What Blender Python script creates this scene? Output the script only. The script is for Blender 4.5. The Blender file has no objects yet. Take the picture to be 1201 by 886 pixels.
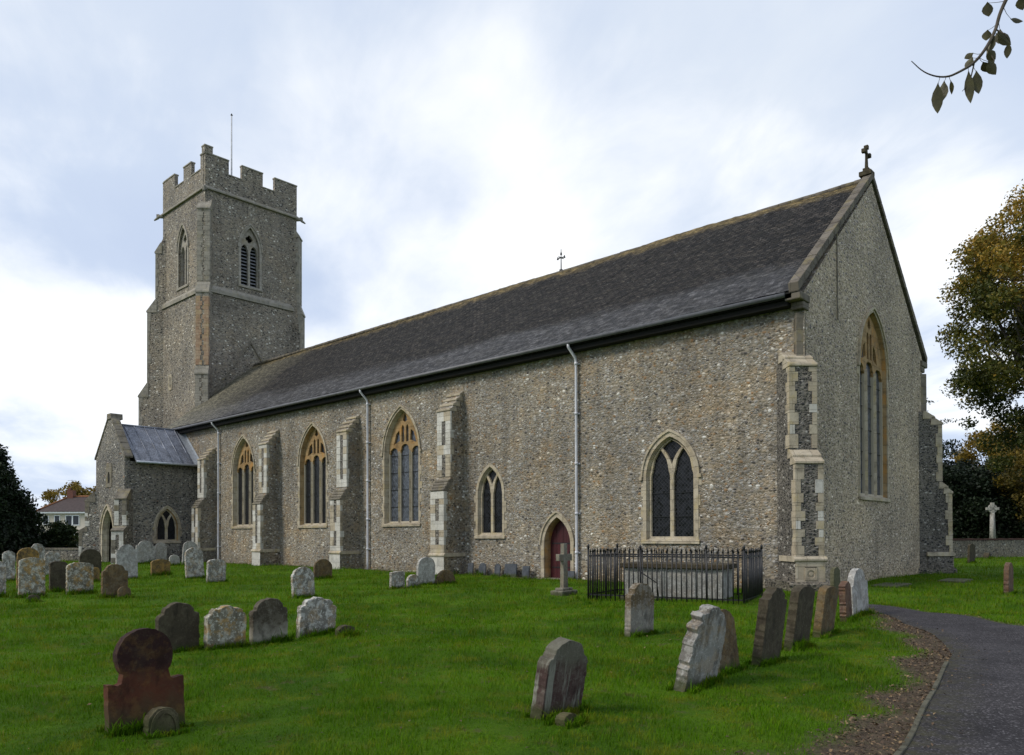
import bpy, bmesh, math, random
import numpy as np
from mathutils import Vector, Matrix
from mathutils.geometry import tessellate_polygon

random.seed(7)
rng = np.random.default_rng(11)
R = math.radians
scene = bpy.context.scene
col = scene.collection

# ------------------------------------------------------------------ camera
cam_d = bpy.data.cameras.new('camera')
cam = bpy.data.objects.new('camera', cam_d)
col.objects.link(cam)
cam_d.sensor_fit = 'HORIZONTAL'
cam_d.sensor_width = 36.0
cam_d.lens = 901.5 / 1201 * 36
cam_d.shift_y = (617.35 - 443.0) / 1201
cam_d.clip_start = 0.1
cam_d.clip_end = 3000
cam.location = (8.8178, -21.9415, 1.5683)
yaw, pitch, roll = 0.7472142, 0.0121138, -0.0025518
cam.matrix_world = (Matrix.Translation(cam.location) @ Matrix.Rotation(yaw, 4, 'Z')
                    @ Matrix.Rotation(math.pi/2 + pitch, 4, 'X') @ Matrix.Rotation(roll, 4, 'Z'))
scene.camera = cam

# ------------------------------------------------------------------ light
scene.view_settings.view_transform = 'Standard'
scene.view_settings.look = 'None'
scene.view_settings.gamma = 1
scene.view_settings.use_curve_mapping = False
scene.view_settings.exposure = 0.43
SUN_EL, SUN_AZ = R(42), R(205)      # azimuth clockwise from north (+y)
sun_d = bpy.data.lights.new('sun', 'SUN')
sun_d.energy = 1.75
sun_d.angle = R(16)
sun_d.color = (1.0, 0.93, 0.82)
sun = bpy.data.objects.new('sun', sun_d)
col.objects.link(sun)
sun.location = (0, -30, 40)
sdir = Vector((math.sin(SUN_AZ)*math.cos(SUN_EL), math.cos(SUN_AZ)*math.cos(SUN_EL), math.sin(SUN_EL)))
sun.rotation_euler = sdir.to_track_quat('Z', 'Y').to_euler()

world = bpy.data.worlds.new("World")
scene.world = world
world.use_nodes = True


class NT:
    """tiny node-tree writer"""
    def __init__(s, nt):
        s.nt = nt
        nt.nodes.clear()

    def __call__(s, typ, ins=None, **props):
        n = s.nt.nodes.new('ShaderNode' + typ)
        for k, v in props.items():
            setattr(n, k, v)
        if ins:
            for k, v in ins.items():
                sock = n.inputs[k]
                if isinstance(v, bpy.types.NodeSocket):
                    s.nt.links.new(v, sock)
                elif isinstance(v, bpy.types.Node):
                    s.nt.links.new(v.outputs[0], sock)
                else:
                    sock.default_value = v
        return n

    def ramp(s, fac, stops, interp='LINEAR'):
        n = s('ValToRGB', {0: fac})
        cr = n.color_ramp
        cr.interpolation = interp
        while len(cr.elements) < len(stops):
            cr.elements.new(0.5)
        for e, (p, c) in zip(cr.elements, stops):
            e.position = p
            e.color = (c, c, c, 1) if isinstance(c, (int, float)) else (*c, 1)
        return n.outputs[0]

    def mix(s, fac, a, b, mode='MIX'):
        n = s.nt.nodes.new('ShaderNodeMix')
        n.data_type = 'RGBA'
        n.blend_type = mode
        for sock, v in ((n.inputs[0], fac), (n.inputs[6], a), (n.inputs[7], b)):
            if isinstance(v, bpy.types.NodeSocket):
                s.nt.links.new(v, sock)
            elif isinstance(v, (int, float)) and sock.type == 'VALUE':
                sock.default_value = v
            else:
                sock.default_value = (*v, 1) if len(v) == 3 else v
        return n.outputs[2]

    def math(s, op, a, b=0.0, c=None, clamp=False):
        n = s('Math', operation=op, use_clamp=clamp)
        for i, v in enumerate((a, b) if c is None else (a, b, c)):
            if isinstance(v, bpy.types.NodeSocket):
                s.nt.links.new(v, n.inputs[i])
            else:
                n.inputs[i].default_value = v
        return n.outputs[0]

    def noise(s, vec, scale, detail=4, rough=.55, out=0, dist=0.0):
        return s('TexNoise', {'Vector': vec, 'Scale': scale, 'Detail': detail, 'Roughness': rough, 'Distortion': dist}).outputs[out]

    def mapping(s, vec, scale=(1, 1, 1), loc=(0, 0, 0), rot=(0, 0, 0)):
        return s('Mapping', {'Vector': vec, 'Location': loc, 'Rotation': rot, 'Scale': scale}).outputs[0]


# sky: Nishita behind a broken layer of cloud
g = NT(world.node_tree)
dirv = g('TexCoord').outputs['Generated']
sep = g('SeparateXYZ', {0: dirv})
zz = g.math('ADD', g.math('MAXIMUM', sep.outputs[2], 0.0), 0.22)
px_ = g.math('DIVIDE', sep.outputs[0], zz)
py_ = g.math('DIVIDE', sep.outputs[1], zz)
pv = g('CombineXYZ', {0: px_, 1: py_, 2: 0.0}).outputs[0]
pv = g.mapping(pv, (1, 1, 1), (5.3, 1.9, 0), (0, 0, R(24)))
n1 = g.noise(pv, 0.80, 6, .48, dist=.2)
n2 = g.noise(g.mapping(pv, (1, 1.9, 1)), 2.6, 6, .6, dist=.3)
n12 = g.math('ADD', g.math('MULTIPLY', n1, .84), g.math('MULTIPLY', n2, .16))
sky = g('TexSky', sky_type='NISHITA', sun_disc=False, sun_elevation=SUN_EL, sun_rotation=SUN_AZ,
        air_density=1.0, dust_density=1.0, ozone_density=1.0).outputs[0]
cloud = g.ramp(n12, [(.34, (5.3, 6.2, 8.0)), (.45, (5.9, 6.8, 8.4)), (.54, (6.6, 7.4, 8.7)), (.64, (7.7, 8.3, 9.1)), (.76, (9.0, 9.3, 9.6))])
# the cloud thins to bright white in three broad parts of the sky
for dv, a0, a1, st in (((-.74, .62, .25), .925, 1.01, .95), ((-.24, .96, .12), .955, 1.01, .95), ((-.93, .30, .20), .95, 1.0, .7)):
    dt = g('VectorMath', {0: dirv, 1: dv}, operation='DOT_PRODUCT').outputs['Value']
    dt = g.math('ADD', dt, g.math('MULTIPLY', g.math('SUBTRACT', n12, .5), .42))
    fb = g('MapRange', {'Value': dt, 'From Min': a0, 'From Max': a1, 'To Min': 0.0, 'To Max': st}, interpolation_type='SMOOTHSTEP').outputs[0]
    cloud = g.mix(fb, cloud, (10.6, 10.7, 10.8))
low = g.ramp(sep.outputs[2], [(0.0, 1.04), (.28, 1.0), (.5, .97), (.8, .95)])
cloud = g.mix(1.0, cloud, low, 'MULTIPLY')
skyc = g.mix(.93, sky, cloud)
bg = g('Background', {'Color': skyc, 'Strength': 0.085})
g('OutputWorld', {'Surface': bg})

# ------------------------------------------------------------------ mesh helpers
class MB:
    def __init__(s):
        s.v, s.f, s.m, s.sm = [], [], [], []

    def add(s, verts, faces, mi=0, smooth=False):
        b = len(s.v)
        s.v += [tuple(v) for v in verts]
        for f in faces:
            s.f.append([b + i for i in f])
            s.m.append(mi)
            s.sm.append(smooth)

    def box(s, x0, x1, y0, y1, z0, z1, mi=0, M=None):
        vs = [Vector((x, y, z)) for z in (z0, z1) for y in (y0, y1) for x in (x0, x1)]
        if M is not None:
            vs = [M @ v for v in vs]
        s.add(vs, [(0, 2, 3, 1), (4, 5, 7, 6), (0, 1, 5, 4), (2, 6, 7, 3), (0, 4, 6, 2), (1, 3, 7, 5)], mi)

    def plate(s, fr, outer, holes=(), d0=0.0, d1=0.1, mi=0, back=True, mi_side=None):
        """polygon with holes, (u,v) in frame fr=(O,U,V,N), from depth d0 to d1 along N"""
        O, U, V, N = (Vector(a) for a in fr)
        loops = [list(outer)] + [list(h) for h in holes]
        tess = tessellate_polygon([[Vector((u, v, 0)) for u, v in lp] for lp in loops])
        flat = [p for lp in loops for p in lp]
        n = len(flat)
        P0 = [O + U*u + V*v + N*d0 for u, v in flat]
        P1 = [O + U*u + V*v + N*d1 for u, v in flat]
        s.add(P1, [tuple(t) for t in tess], mi)
        if back:
            s.add(P0, [tuple(reversed(t)) for t in tess], mi)
        k = 0
        ms = mi if mi_side is None else mi_side
        for lp in loops:
            m = len(lp)
            vs = P0[k:k+m] + P1[k:k+m]
            s.add(vs, [(i, (i+1) % m, m + (i+1) % m, m + i) for i in range(m)], ms)
            k += m

    def tube(s, pts, rad, n=8, mi=0, cap=True, smooth=True):
        pts = [Vector(p) for p in pts]
        if not hasattr(rad, '__len__'):
            rad = [rad]*len(pts)
        rings = []
        ref = Vector((0.13, 0.21, 1)).normalized()
        for i, p in enumerate(pts):
            d = (pts[min(i+1, len(pts)-1)] - pts[max(i-1, 0)]).normalized()
            a = d.cross(ref)
            if a.length < .05:
                a = d.cross(Vector((1, 0, 0)))
            a.normalize()
            b = d.cross(a)
            rings.append([p + (a*math.cos(2*math.pi*k/n) + b*math.sin(2*math.pi*k/n))*rad[i] for k in range(n)])
        vs = [v for r in rings for v in r]
        fs = []
        for i in range(len(rings)-1):
            for k in range(n):
                fs.append((i*n+k, i*n+(k+1) % n, (i+1)*n+(k+1) % n, (i+1)*n+k))
        if cap:
            fs.append(tuple(range(n))[::-1])
            fs.append(tuple(range((len(rings)-1)*n, len(rings)*n)))
        s.add(vs, fs, mi, smooth)

    def cone(s, p, r0, r1, h, n=10, mi=0):
        p = Vector(p)
        s.tube([p, p + Vector((0, 0, h))], [r0, r1], n, mi)

    def loft(s, sections, mi=0):
        """sections: list of equal-length point loops, capped"""
        n = len(sections[0])
        vs = [v for r in sections for v in r]
        fs = []
        for i in range(len(sections)-1):
            for k in range(n):
                fs.append((i*n+k, i*n+(k+1) % n, (i+1)*n+(k+1) % n, (i+1)*n+k))
        fs.append(tuple(range(n))[::-1])
        fs.append(tuple(range((len(sections)-1)*n, len(sections)*n)))
        s.add(vs, fs, mi)

    def build(s, name, mats, parent=None, bevel=0, recalc=True, merge=True):
        me = bpy.data.meshes.new(name)
        me.from_pydata([tuple(v) for v in s.v], [], s.f)
        if not isinstance(mats, (list, tuple)):
            mats = [mats]
        for m in mats:
            me.materials.append(m)
        me.polygons.foreach_set('material_index', s.m)
        me.polygons.foreach_set('use_smooth', s.sm)
        if recalc or merge:
            bm = bmesh.new()
            bm.from_mesh(me)
            if merge:
                bmesh.ops.remove_doubles(bm, verts=bm.verts, dist=1e-5)
            if recalc:
                bmesh.ops.recalc_face_normals(bm, faces=bm.faces)
            bm.to_mesh(me)
            bm.free()
        me.update()
        o = bpy.data.objects.new(name, me)
        col.objects.link(o)
        if parent is not None:
            o.parent = parent
        if bevel:
            b = o.modifiers.new('bevel', 'BEVEL')
            b.width = bevel
            b.segments = 2
            b.limit_method = 'ANGLE'
            b.angle_limit = R(35)
        return o


def tag(o, label=None, cat=None, group=None, kind=None):
    if label: o['label'] = label
    if cat: o['category'] = cat
    if group: o['group'] = group
    if kind: o['kind'] = kind
    return o


def empty(name, loc=(0, 0, 0), rz=0):
    o = bpy.data.objects.new(name, None)
    col.objects.link(o)
    o.location = loc
    o.rotation_euler.z = rz
    o.empty_display_size = .2
    return o


def arch(w, spring, rise, n=10, base=0.0, cx=0.0):
    """pointed arch outline, counter-clockwise from bottom-left"""
    h = w/2
    # each side an arc through (h,spring) and (0,spring+rise), centre on the springing line
    c = (rise*rise - h*h)/(2*h)      # centre at -c for the right arc
    r = h + c
    a1 = math.atan2(rise, c)
    right = [(cx - c + r*math.cos(a1*i/n), spring + r*math.sin(a1*i/n)) for i in range(n+1)]
    left = [(2*cx - x, z) for x, z in reversed(right[:-1])]
    return [(cx-h, base), (cx+h, base)] + right + left


def light_head(w, spring, rise, base, cx, cusp=.18):
    """cusped (trefoil) headed light"""
    a = arch(w, spring, rise, 12, base, cx)
    out = []
    for x, z in a:
        if z > spring:
            t = (z-spring)/rise
            k = 1 - cusp*abs(math.sin(t*math.pi*1.6))**.6*(1-t*.5)*(1 if .12 < t < .9 else .35)
            out.append((cx + (x-cx)*k, z))
        else:
            out.append((x, z))
    return out


def up_to(n):
    return range(n)


# ------------------------------------------------------------------ materials
def mat(name):
    m = bpy.data.materials.new(name)
    m.use_nodes = True
    return m, NT(m.node_tree)


def finish(g, color, rough=.85, bump=None, bstr=.5, bdist=.02, metal=0.0, spec=.3, **kw):
    ins = {'Base Color': color, 'Roughness': rough, 'Metallic': metal, 'Specular IOR Level': spec}
    ins.update(kw)
    if bump is not None:
        ins['Normal'] = g('Bump', {'Height': bump, 'Strength': bstr, 'Distance': bdist}).outputs[0]
    b = g('BsdfPrincipled', ins)
    g('OutputMaterial', {'Surface': b.outputs[0]})


def coords(g):
    """object coordinates shifted by the object's place, so copies never repeat a pattern"""
    tc = g('TexCoord').outputs['Object']
    loc = g('ObjectInfo').outputs['Location']
    return g('VectorMath', {0: tc, 1: loc}, operation='ADD').outputs[0]


def flint(name, scale, stops, mortar, warm=0.0, mort_w=.16, patch=None, streak=.25, disp=.03):
    m, g = mat(name)
    P = coords(g)
    wob = g.noise(P, 7, 3, out=1)
    Pw = g.mix(.035, P, wob, 'ADD') if False else g('VectorMath', {0: P, 1: g('VectorMath', {0: wob, 'Scale': .09}, operation='SCALE').outputs[0]}, operation='ADD').outputs[0]
    Pm = g.mapping(Pw, (1, 1, 1.5))
    v = g('TexVoronoi', {'Vector': Pm, 'Scale': scale, 'Randomness': 1.0})
    rnd = g('SeparateColor', {0: v.outputs['Color']})
    v2 = g('TexVoronoi', {'Vector': Pm, 'Scale': scale*1.9, 'Randomness': 1.0})
    rnd2 = g('SeparateColor', {0: v2.outputs['Color']})
    stone = g.ramp(rnd.outputs[0], stops, 'CONSTANT')
    stone2 = g.ramp(rnd2.outputs[1], stops, 'CONSTANT')
    big = g.math('GREATER_THAN', rnd.outputs[2], .5)
    stone = g.mix(big, stone2, stone)
    # inside each flint a little tonal drift
    stone = g.mix(1.0, stone, g.ramp(g.noise(P, 60, 2), [(.3, .78), (.7, 1.2)]), 'MULTIPLY')
    f1 = g.mix(big, v2.outputs['Distance'], v.outputs['Distance'])
    edge = g('MapRange', {'Value': g('SeparateColor', {0: f1}).outputs[0], 'From Min': .56 - mort_w, 'From Max': .66 - mort_w, 'To Min': 0.0, 'To Max': 1.0}).outputs[0]
    edge = g.math('MULTIPLY', edge, .85)
    mo = g.mix(g.noise(P, 14, 4), tuple(c*.78 for c in mortar), tuple(c*1.15 for c in mortar))
    c = g.mix(edge, stone, mo)
    # broad patches of repair, damp and lichen
    big1 = g.noise(P, .35, 5, .6)
    c = g.mix(1.0, c, g.ramp(big1, [(.3, (.70, .70, .71)), (.5, (1, 1, 1)), (.72, (1.22, 1.18, 1.10))]), 'MULTIPLY')
    if patch:
        pn = g.ramp(g.noise(g.mapping(P, (1, 1, 1), (9, 3, 4)), .8, 5, .65), [(.5, 0.0), (.66, .55)])
        c = g.mix(pn, c, g.mix(1.0, c, patch, 'MULTIPLY'))
    st = g.noise(g.mapping(P, (1.5, 1.5, .12)), 1.6, 4)
    c = g.mix(1.0, c, g.ramp(st, [(.35, 1-streak), (.6, 1.0)]), 'MULTIPLY')
    # damp, greener foot of the wall
    z = g('SeparateXYZ', {0: P}).outputs[2]
    zn = g.math('ADD', z, g.math('MULTIPLY', g.noise(P, 2.2, 3), .7))
    foot = g.ramp(zn, [(.25, .55), (.95, 0.0)])
    c = g.mix(foot, c, g.mix(1.0, c, (.70, .66, .50), 'MULTIPLY'))
    hgt = g.math('SUBTRACT', 1.0, g('SeparateColor', {0: f1}).outputs[0])
    hgt = g.math('ADD', hgt, g.math('MULTIPLY', g.noise(P, 45, 3), .35))
    gl = g.ramp(rnd.outputs[0], [(0, .45), (.5, .7), (1, .85)])
    finish(g, c, gl, hgt, 1.0, disp*1.3, spec=.35)
    return m


S_SOUTH = [(0, (0.068, 0.062, 0.057)), (0.09, (0.128, 0.11, 0.087)), (0.24, (0.243, 0.205, 0.149)), (0.38, (0.185, 0.172, 0.157)), (0.52, (0.32, 0.271, 0.198)), (0.64, (0.295, 0.284, 0.269)), (0.74, (0.269, 0.172, 0.092)), (0.79, (0.423, 0.403, 0.367)), (0.965, (0.7, 0.685, 0.64)), (0.965, (0.7, 0.685, 0.64))]
S_EAST = [(0, (0.05, 0.044, 0.038)), (0.12, (0.202, 0.157, 0.108)), (0.3, (0.308, 0.245, 0.174)), (0.48, (0.226, 0.184, 0.136)), (0.6, (0.404, 0.322, 0.227)), (0.74, (0.439, 0.368, 0.281)), (0.84, (0.285, 0.179, 0.097)), (0.87, (0.593, 0.509, 0.406)), (0.94, (0.83, 0.725, 0.6))]
S_TOWER = [(0, (0.02, 0.018, 0.016)), (0.22, (0.187, 0.157, 0.12)), (0.34, (0.27, 0.233, 0.176)), (0.55, (0.217, 0.196, 0.162)), (0.7, (0.353, 0.3, 0.226)), (0.86, (0.406, 0.374, 0.316)), (0.96, (0.75, 0.72, 0.644))]
S_PORCH = [(0, (0.028, 0.027, 0.028)), (0.26, (0.094, 0.089, 0.086)), (0.46, (0.186, 0.172, 0.151)), (0.6, (0.257, 0.222, 0.172)), (0.74, (0.165, 0.157, 0.143)), (0.84, (0.486, 0.458, 0.4)), (0.92, (0.257, 0.143, 0.086)), (0.95, (0.772, 0.729, 0.658))]
S_DARK = [(0, (0.022, 0.021, 0.021)), (0.4, (0.058, 0.055, 0.05)), (0.66, (0.116, 0.105, 0.095)), (0.86, (0.252, 0.231, 0.205)), (0.95, (0.462, 0.441, 0.399))]
M = {}
M['flint_south'] = flint('flint_south', 7.9, S_SOUTH, (.28, .245, .19), mort_w=.13, patch=(1.25, 1.02, .72))
M['flint_east'] = flint('flint_east', 7.2, S_EAST, (.47, .385, .275), mort_w=.15, streak=.14)
M['flint_tower'] = flint('flint_tower', 7.2, S_TOWER, (.27, .235, .19), mort_w=.11, streak=.2, patch=(1.12, 1.02, .9))
M['flint_porch'] = flint('flint_porch', 6.0, S_PORCH, (.25, .23, .195))
M['flint_dark'] = flint('flint_dark', 8.5, S_DARK, (.20, .18, .15))


def ashlar(name, c0, c1, lichen=(.42, .33, .14), la=.25, dirt=.35, row=.34, low=None):
    m, g = mat(name)
    P = coords(g)
    sx = g('SeparateXYZ', {0: P})
    u = g.math('ADD', sx.outputs[0], g.math('MULTIPLY', sx.outputs[1], .83))
    bv = g('CombineXYZ', {0: u, 1: sx.outputs[2], 2: 0.0}).outputs[0]
    br = g('TexBrick', {'Vector': bv, 'Color1': (*c0, 1), 'Color2': (*c1, 1), 'Mortar': (*[k*.55 for k in c0], 1), 'Scale': 1.0,
                        'Mortar Size': .007, 'Mortar Smooth': .3, 'Bias': 0.0, 'Brick Width': .62, 'Row Height': row}, offset=.5)
    c = br.outputs[0]
    c = g.mix(1.0, c, g.ramp(g.noise(P, 3.2, 6, .65), [(.28, 1-dirt), (.52, 1.0), (.75, 1.12)]), 'MULTIPLY')
    c = g.mix(g.ramp(g.noise(g.mapping(P, (1, 1, .8), (3, 1, 2)), 2.1, 6, .7), [(.52, 0.0), (.62, la), (.75, la*1.6)]), c, lichen)
    c = g.mix(g.ramp(g.noise(P, 22, 4, .7), [(.57, 0.0), (.68, .5)]), c, (.10, .09, .075))
    if low:      # mullions below the springing were renewed in paler stone
        lowm = g.math('LESS_THAN', g.math('ADD', sx.outputs[2], g.math('MULTIPLY', g.noise(P, 5, 3), .3)), low)
        c = g.mix(lowm, c, (.44, .39, .30))
    h = g.math('ADD', g.math('MULTIPLY', br.outputs[1], -1.0), g.math('MULTIPLY', g.noise(P, 26, 5, .7), .5))
    finish(g, c, .88, h, .55, .012)
    return m


M['limestone'] = ashlar('limestone', (.37, .31, .225), (.45, .395, .30), la=.4, dirt=.5)
M['limestone_pale'] = ashlar('limestone_pale', (.47, .45, .40), (.58, .56, .51), la=.12, dirt=.3)
M['limestone_golden'] = ashlar('limestone_golden', (.27, .17, .075), (.35, .25, .13), (.40, .20, .05), .7, .55)
M['tracery_nave'] = ashlar('tracery_nave', (.27, .17, .075), (.34, .23, .11), (.40, .20, .05), .7, .5, low=5.45)
M['tracery_east'] = ashlar('tracery_east', (.27, .17, .075), (.34, .23, .11), (.40, .20, .05), .7, .5, low=7.2)
M['limestone_grey'] = ashlar('limestone_grey', (.16, .14, .11), (.22, .195, .155), (.28, .23, .10), .4, .55)
M['tower_stone'] = ashlar('tower_stone', (.26, .24, .20), (.33, .30, .25), (.30, .25, .13), .3, .4)
M['belfry_stone'] = ashlar('belfry_stone', (.30, .27, .225), (.36, .33, .285), la=.2, dirt=.4)
M['coping_stone'] = ashlar('coping_stone', (.115, .098, .078), (.165, .143, .115), (.20, .165, .07), .45, .55)
M['red_brick_quoin'] = ashlar('red_brick_quoin', (.37, .23, .145), (.42, .31, .21), (.42, .33, .14), .3, .3, .2)


def roofmat():
    m, g = mat('mossy_tiles')
    tc = g('TexCoord').outputs['Object']
    s = g('SeparateXYZ', {0: tc})
    v = g.math('MULTIPLY', s.outputs[2], 1.53)
    bv = g('CombineXYZ', {0: s.outputs[0], 1: v, 2: 0.0}).outputs[0]
    br = g('TexBrick', {'Vector': bv, 'Color1': (.009, .0078, .007, 1), 'Color2': (.044, .037, .031, 1), 'Mortar': (.003, .003, .003, 1), 'Scale': 1.0,
                        'Mortar Size': .022, 'Mortar Smooth': .2, 'Brick Width': .26, 'Row Height': .17, 'Bias': -.1}, offset=.5)
    br2 = g('TexBrick', {'Vector': bv, 'Color1': (.028, .027, .028, 1), 'Color2': (.092, .090, .092, 1), 'Mortar': (.02, .02, .022, 1), 'Scale': 1.0,
                         'Mortar Size': .012, 'Mortar Smooth': .2, 'Brick Width': .33, 'Row Height': .19, 'Bias': 0}, offset=.5)
    # lower courses are of newer grey slate, the boundary wavers
    zz = g.math('ADD', s.outputs[2], g.math('MULTIPLY', g.math('SUBTRACT', g.noise(g.mapping(tc, (.5, .5, 2)), .8, 4), .5), 1.3))
    lower = g.ramp(zz, [(0.0, 1.0), (1.0, 1.0)])
    lw = g('MapRange', {'Value': zz, 'From Min': 9.5, 'From Max': 10.1, 'To Min': .75, 'To Max': 0.0}).outputs[0]
    c = g.mix(lw, br.outputs[0], br2.outputs[0])
    moss = g.ramp(g.noise(g.mapping(tc, (1.0, 1, 1)), 1.9, 8, .7), [(.47, 0.0), (.62, .5), (.8, .8)])
    c = g.mix(g.math('MULTIPLY', moss, .4), c, (.045, .040, .028))
    gx = g('MapRange', {'Value': g.math('ADD', s.outputs[0], g.math('MULTIPLY', g.noise(tc, .9, 5), 6.0)), 'From Min': -38.5, 'From Max': -30, 'To Min': .75, 'To Max': 0.0}).outputs[0]
    c = g.mix(gx, c, g.mix(g.noise(g.mapping(tc, (1.5, .3, .3)), 3, 6), (.07, .065, .045), (.21, .19, .13)))
    ylow = g('MapRange', {'Value': g.math('ADD', s.outputs[2], g.math('MULTIPLY', g.noise(tc, 1.3, 5), .9)), 'From Min': 13.85, 'From Max': 14.2, 'To Min': 0.0, 'To Max': .7}).outputs[0]
    c = g.mix(ylow, c, g.mix(g.noise(tc, 5, 4), (.12, .10, .035), (.22, .15, .07)))
    c = g.mix(1.0, c, g.ramp(g.noise(g.mapping(tc, (1.0, 1.6, 1.6)), 3.6, 8, .8), [(.36, .28), (.5, .95), (.64, 2.7)]), 'MULTIPLY')
    sp = g.ramp(g.noise(tc, 7, 4, .85), [(.60, 0.0), (.68, .8)])
    c = g.mix(sp, c, (.16, .155, .15))
    h = g.math('ADD', br.outputs[1], g.math('MULTIPLY', g.noise(tc, 9, 7, .75), -2.2))
    finish(g, c, g.mix(lw, (.85,)*3, (.55,)*3), g.math('MULTIPLY', h, -1.0), .9, .03, spec=.25)
    return m


M['roof'] = roofmat()


def simple(name, c, rough=.6, metal=0.0, nscale=6, var=.25, spec=.4, bstr=.2, bscale=30, streaks=0):
    m, g = mat(name)
    P = coords(g)
    cc = g.mix(1.0, c, g.ramp(g.noise(P, nscale, 5, .6), [(.3, 1-var), (.7, 1+var)]), 'MULTIPLY')
    if streaks:
        cc = g.mix(1.0, cc, g.ramp(g.noise(g.mapping(P, (6, 6, .3)), 2.5, 5), [(.4, 1-streaks), (.65, 1.1)]), 'MULTIPLY')
    finish(g, cc, rough, g.noise(P, bscale, 4), bstr, .01, metal, spec)
    return m


M['pipe'] = simple('painted_pipe', (.60, .60, .64), .45, streaks=.2, var=.12)
M['pipe_brown'] = simple('rusty_pipe_foot', (.33, .25, .22), .6)
M['gutter'] = simple('gutter_iron', (.11, .11, .115), .45)
M['soffit_shade'] = simple('shaded_soffit', (.006, .0055, .005), .9)  # near-black colour carries the shadow under the eaves
M['lead'] = simple('lead_sheet', (.23, .245, .29), .42, .15, 2.2, .35, .5, streaks=.45)
M['lead_lip'] = simple('lead_lip', (.36, .39, .43), .4, .2)
M['iron'] = simple('black_iron', (.012, .012, .013), .42, 0, 12, .4)
M['inside_shade'] = simple('interior_shade', (.02, .018, .016), .95)  # shade of the unlit interiors and openings, painted as a dark colour
M['door_paint'] = simple('maroon_paint', (.060, .008, .011), .5, streaks=.35)
M['louvre'] = simple('louvre_boards', (.30, .31, .34), .7)
M['pole'] = simple('white_pole', (.5, .5, .52), .4)
M['rusty'] = simple('old_iron_vane', (.03, .028, .026), .6)


def glassmat(name, base, rough, cell, tiltamt, spec=.5):
    m, g = mat(name)
    P = g('TexCoord').outputs['Object']
    s = g('SeparateXYZ', {0: P})
    u = g.math('ADD', s.outputs[0], s.outputs[1])
    a = g.math('ADD', u, s.outputs[2])
    b = g.math('SUBTRACT', u, s.outputs[2])
    cv = g('CombineXYZ', {0: g.math('FLOOR', g.math('DIVIDE', a, cell)), 1: g.math('FLOOR', g.math('DIVIDE', b, cell)), 2: 0.0}).outputs[0]
    wn = g('TexWhiteNoise', {'Vector': cv}, noise_dimensions='3D')
    la = g.math('LESS_THAN', g.math('FRACT', g.math('DIVIDE', a, cell)), .11)
    lb = g.math('LESS_THAN', g.math('FRACT', g.math('DIVIDE', b, cell)), .11)
    lead = g.math('MAXIMUM', la, lb)
    c = g.mix(wn.outputs[0], tuple(k*.45 for k in base), tuple(k*1.7 for k in base))
    c = g.mix(lead, c, (.035, .035, .037))
    geo = g('NewGeometry').outputs['Normal']
    off = g('VectorMath', {0: g('VectorMath', {0: wn.outputs[1], 1: (.5, .5, .5)}, operation='SUBTRACT').outputs[0], 'Scale': tiltamt}, operation='SCALE').outputs[0]
    nn = g('VectorMath', {0: g('VectorMath', {0: geo, 1: off}, operation='ADD').outputs[0]}, operation='NORMALIZE').outputs[0]
    bs = g('BsdfPrincipled', {'Base Color': c, 'Roughness': rough, 'Specular IOR Level': spec, 'Normal': nn})
    g('OutputMaterial', {'Surface': bs.outputs[0]})
    return m


M['glass'] = glassmat('leaded_glass', (.007, .008, .010), .3, .13, .16, .22)
M['glass_sky'] = glassmat('guarded_sky_glass', (.055, .063, .078), .3, .13, .06)  # paler bluish base colour paints the sky reflected in the guard sheet


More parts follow.
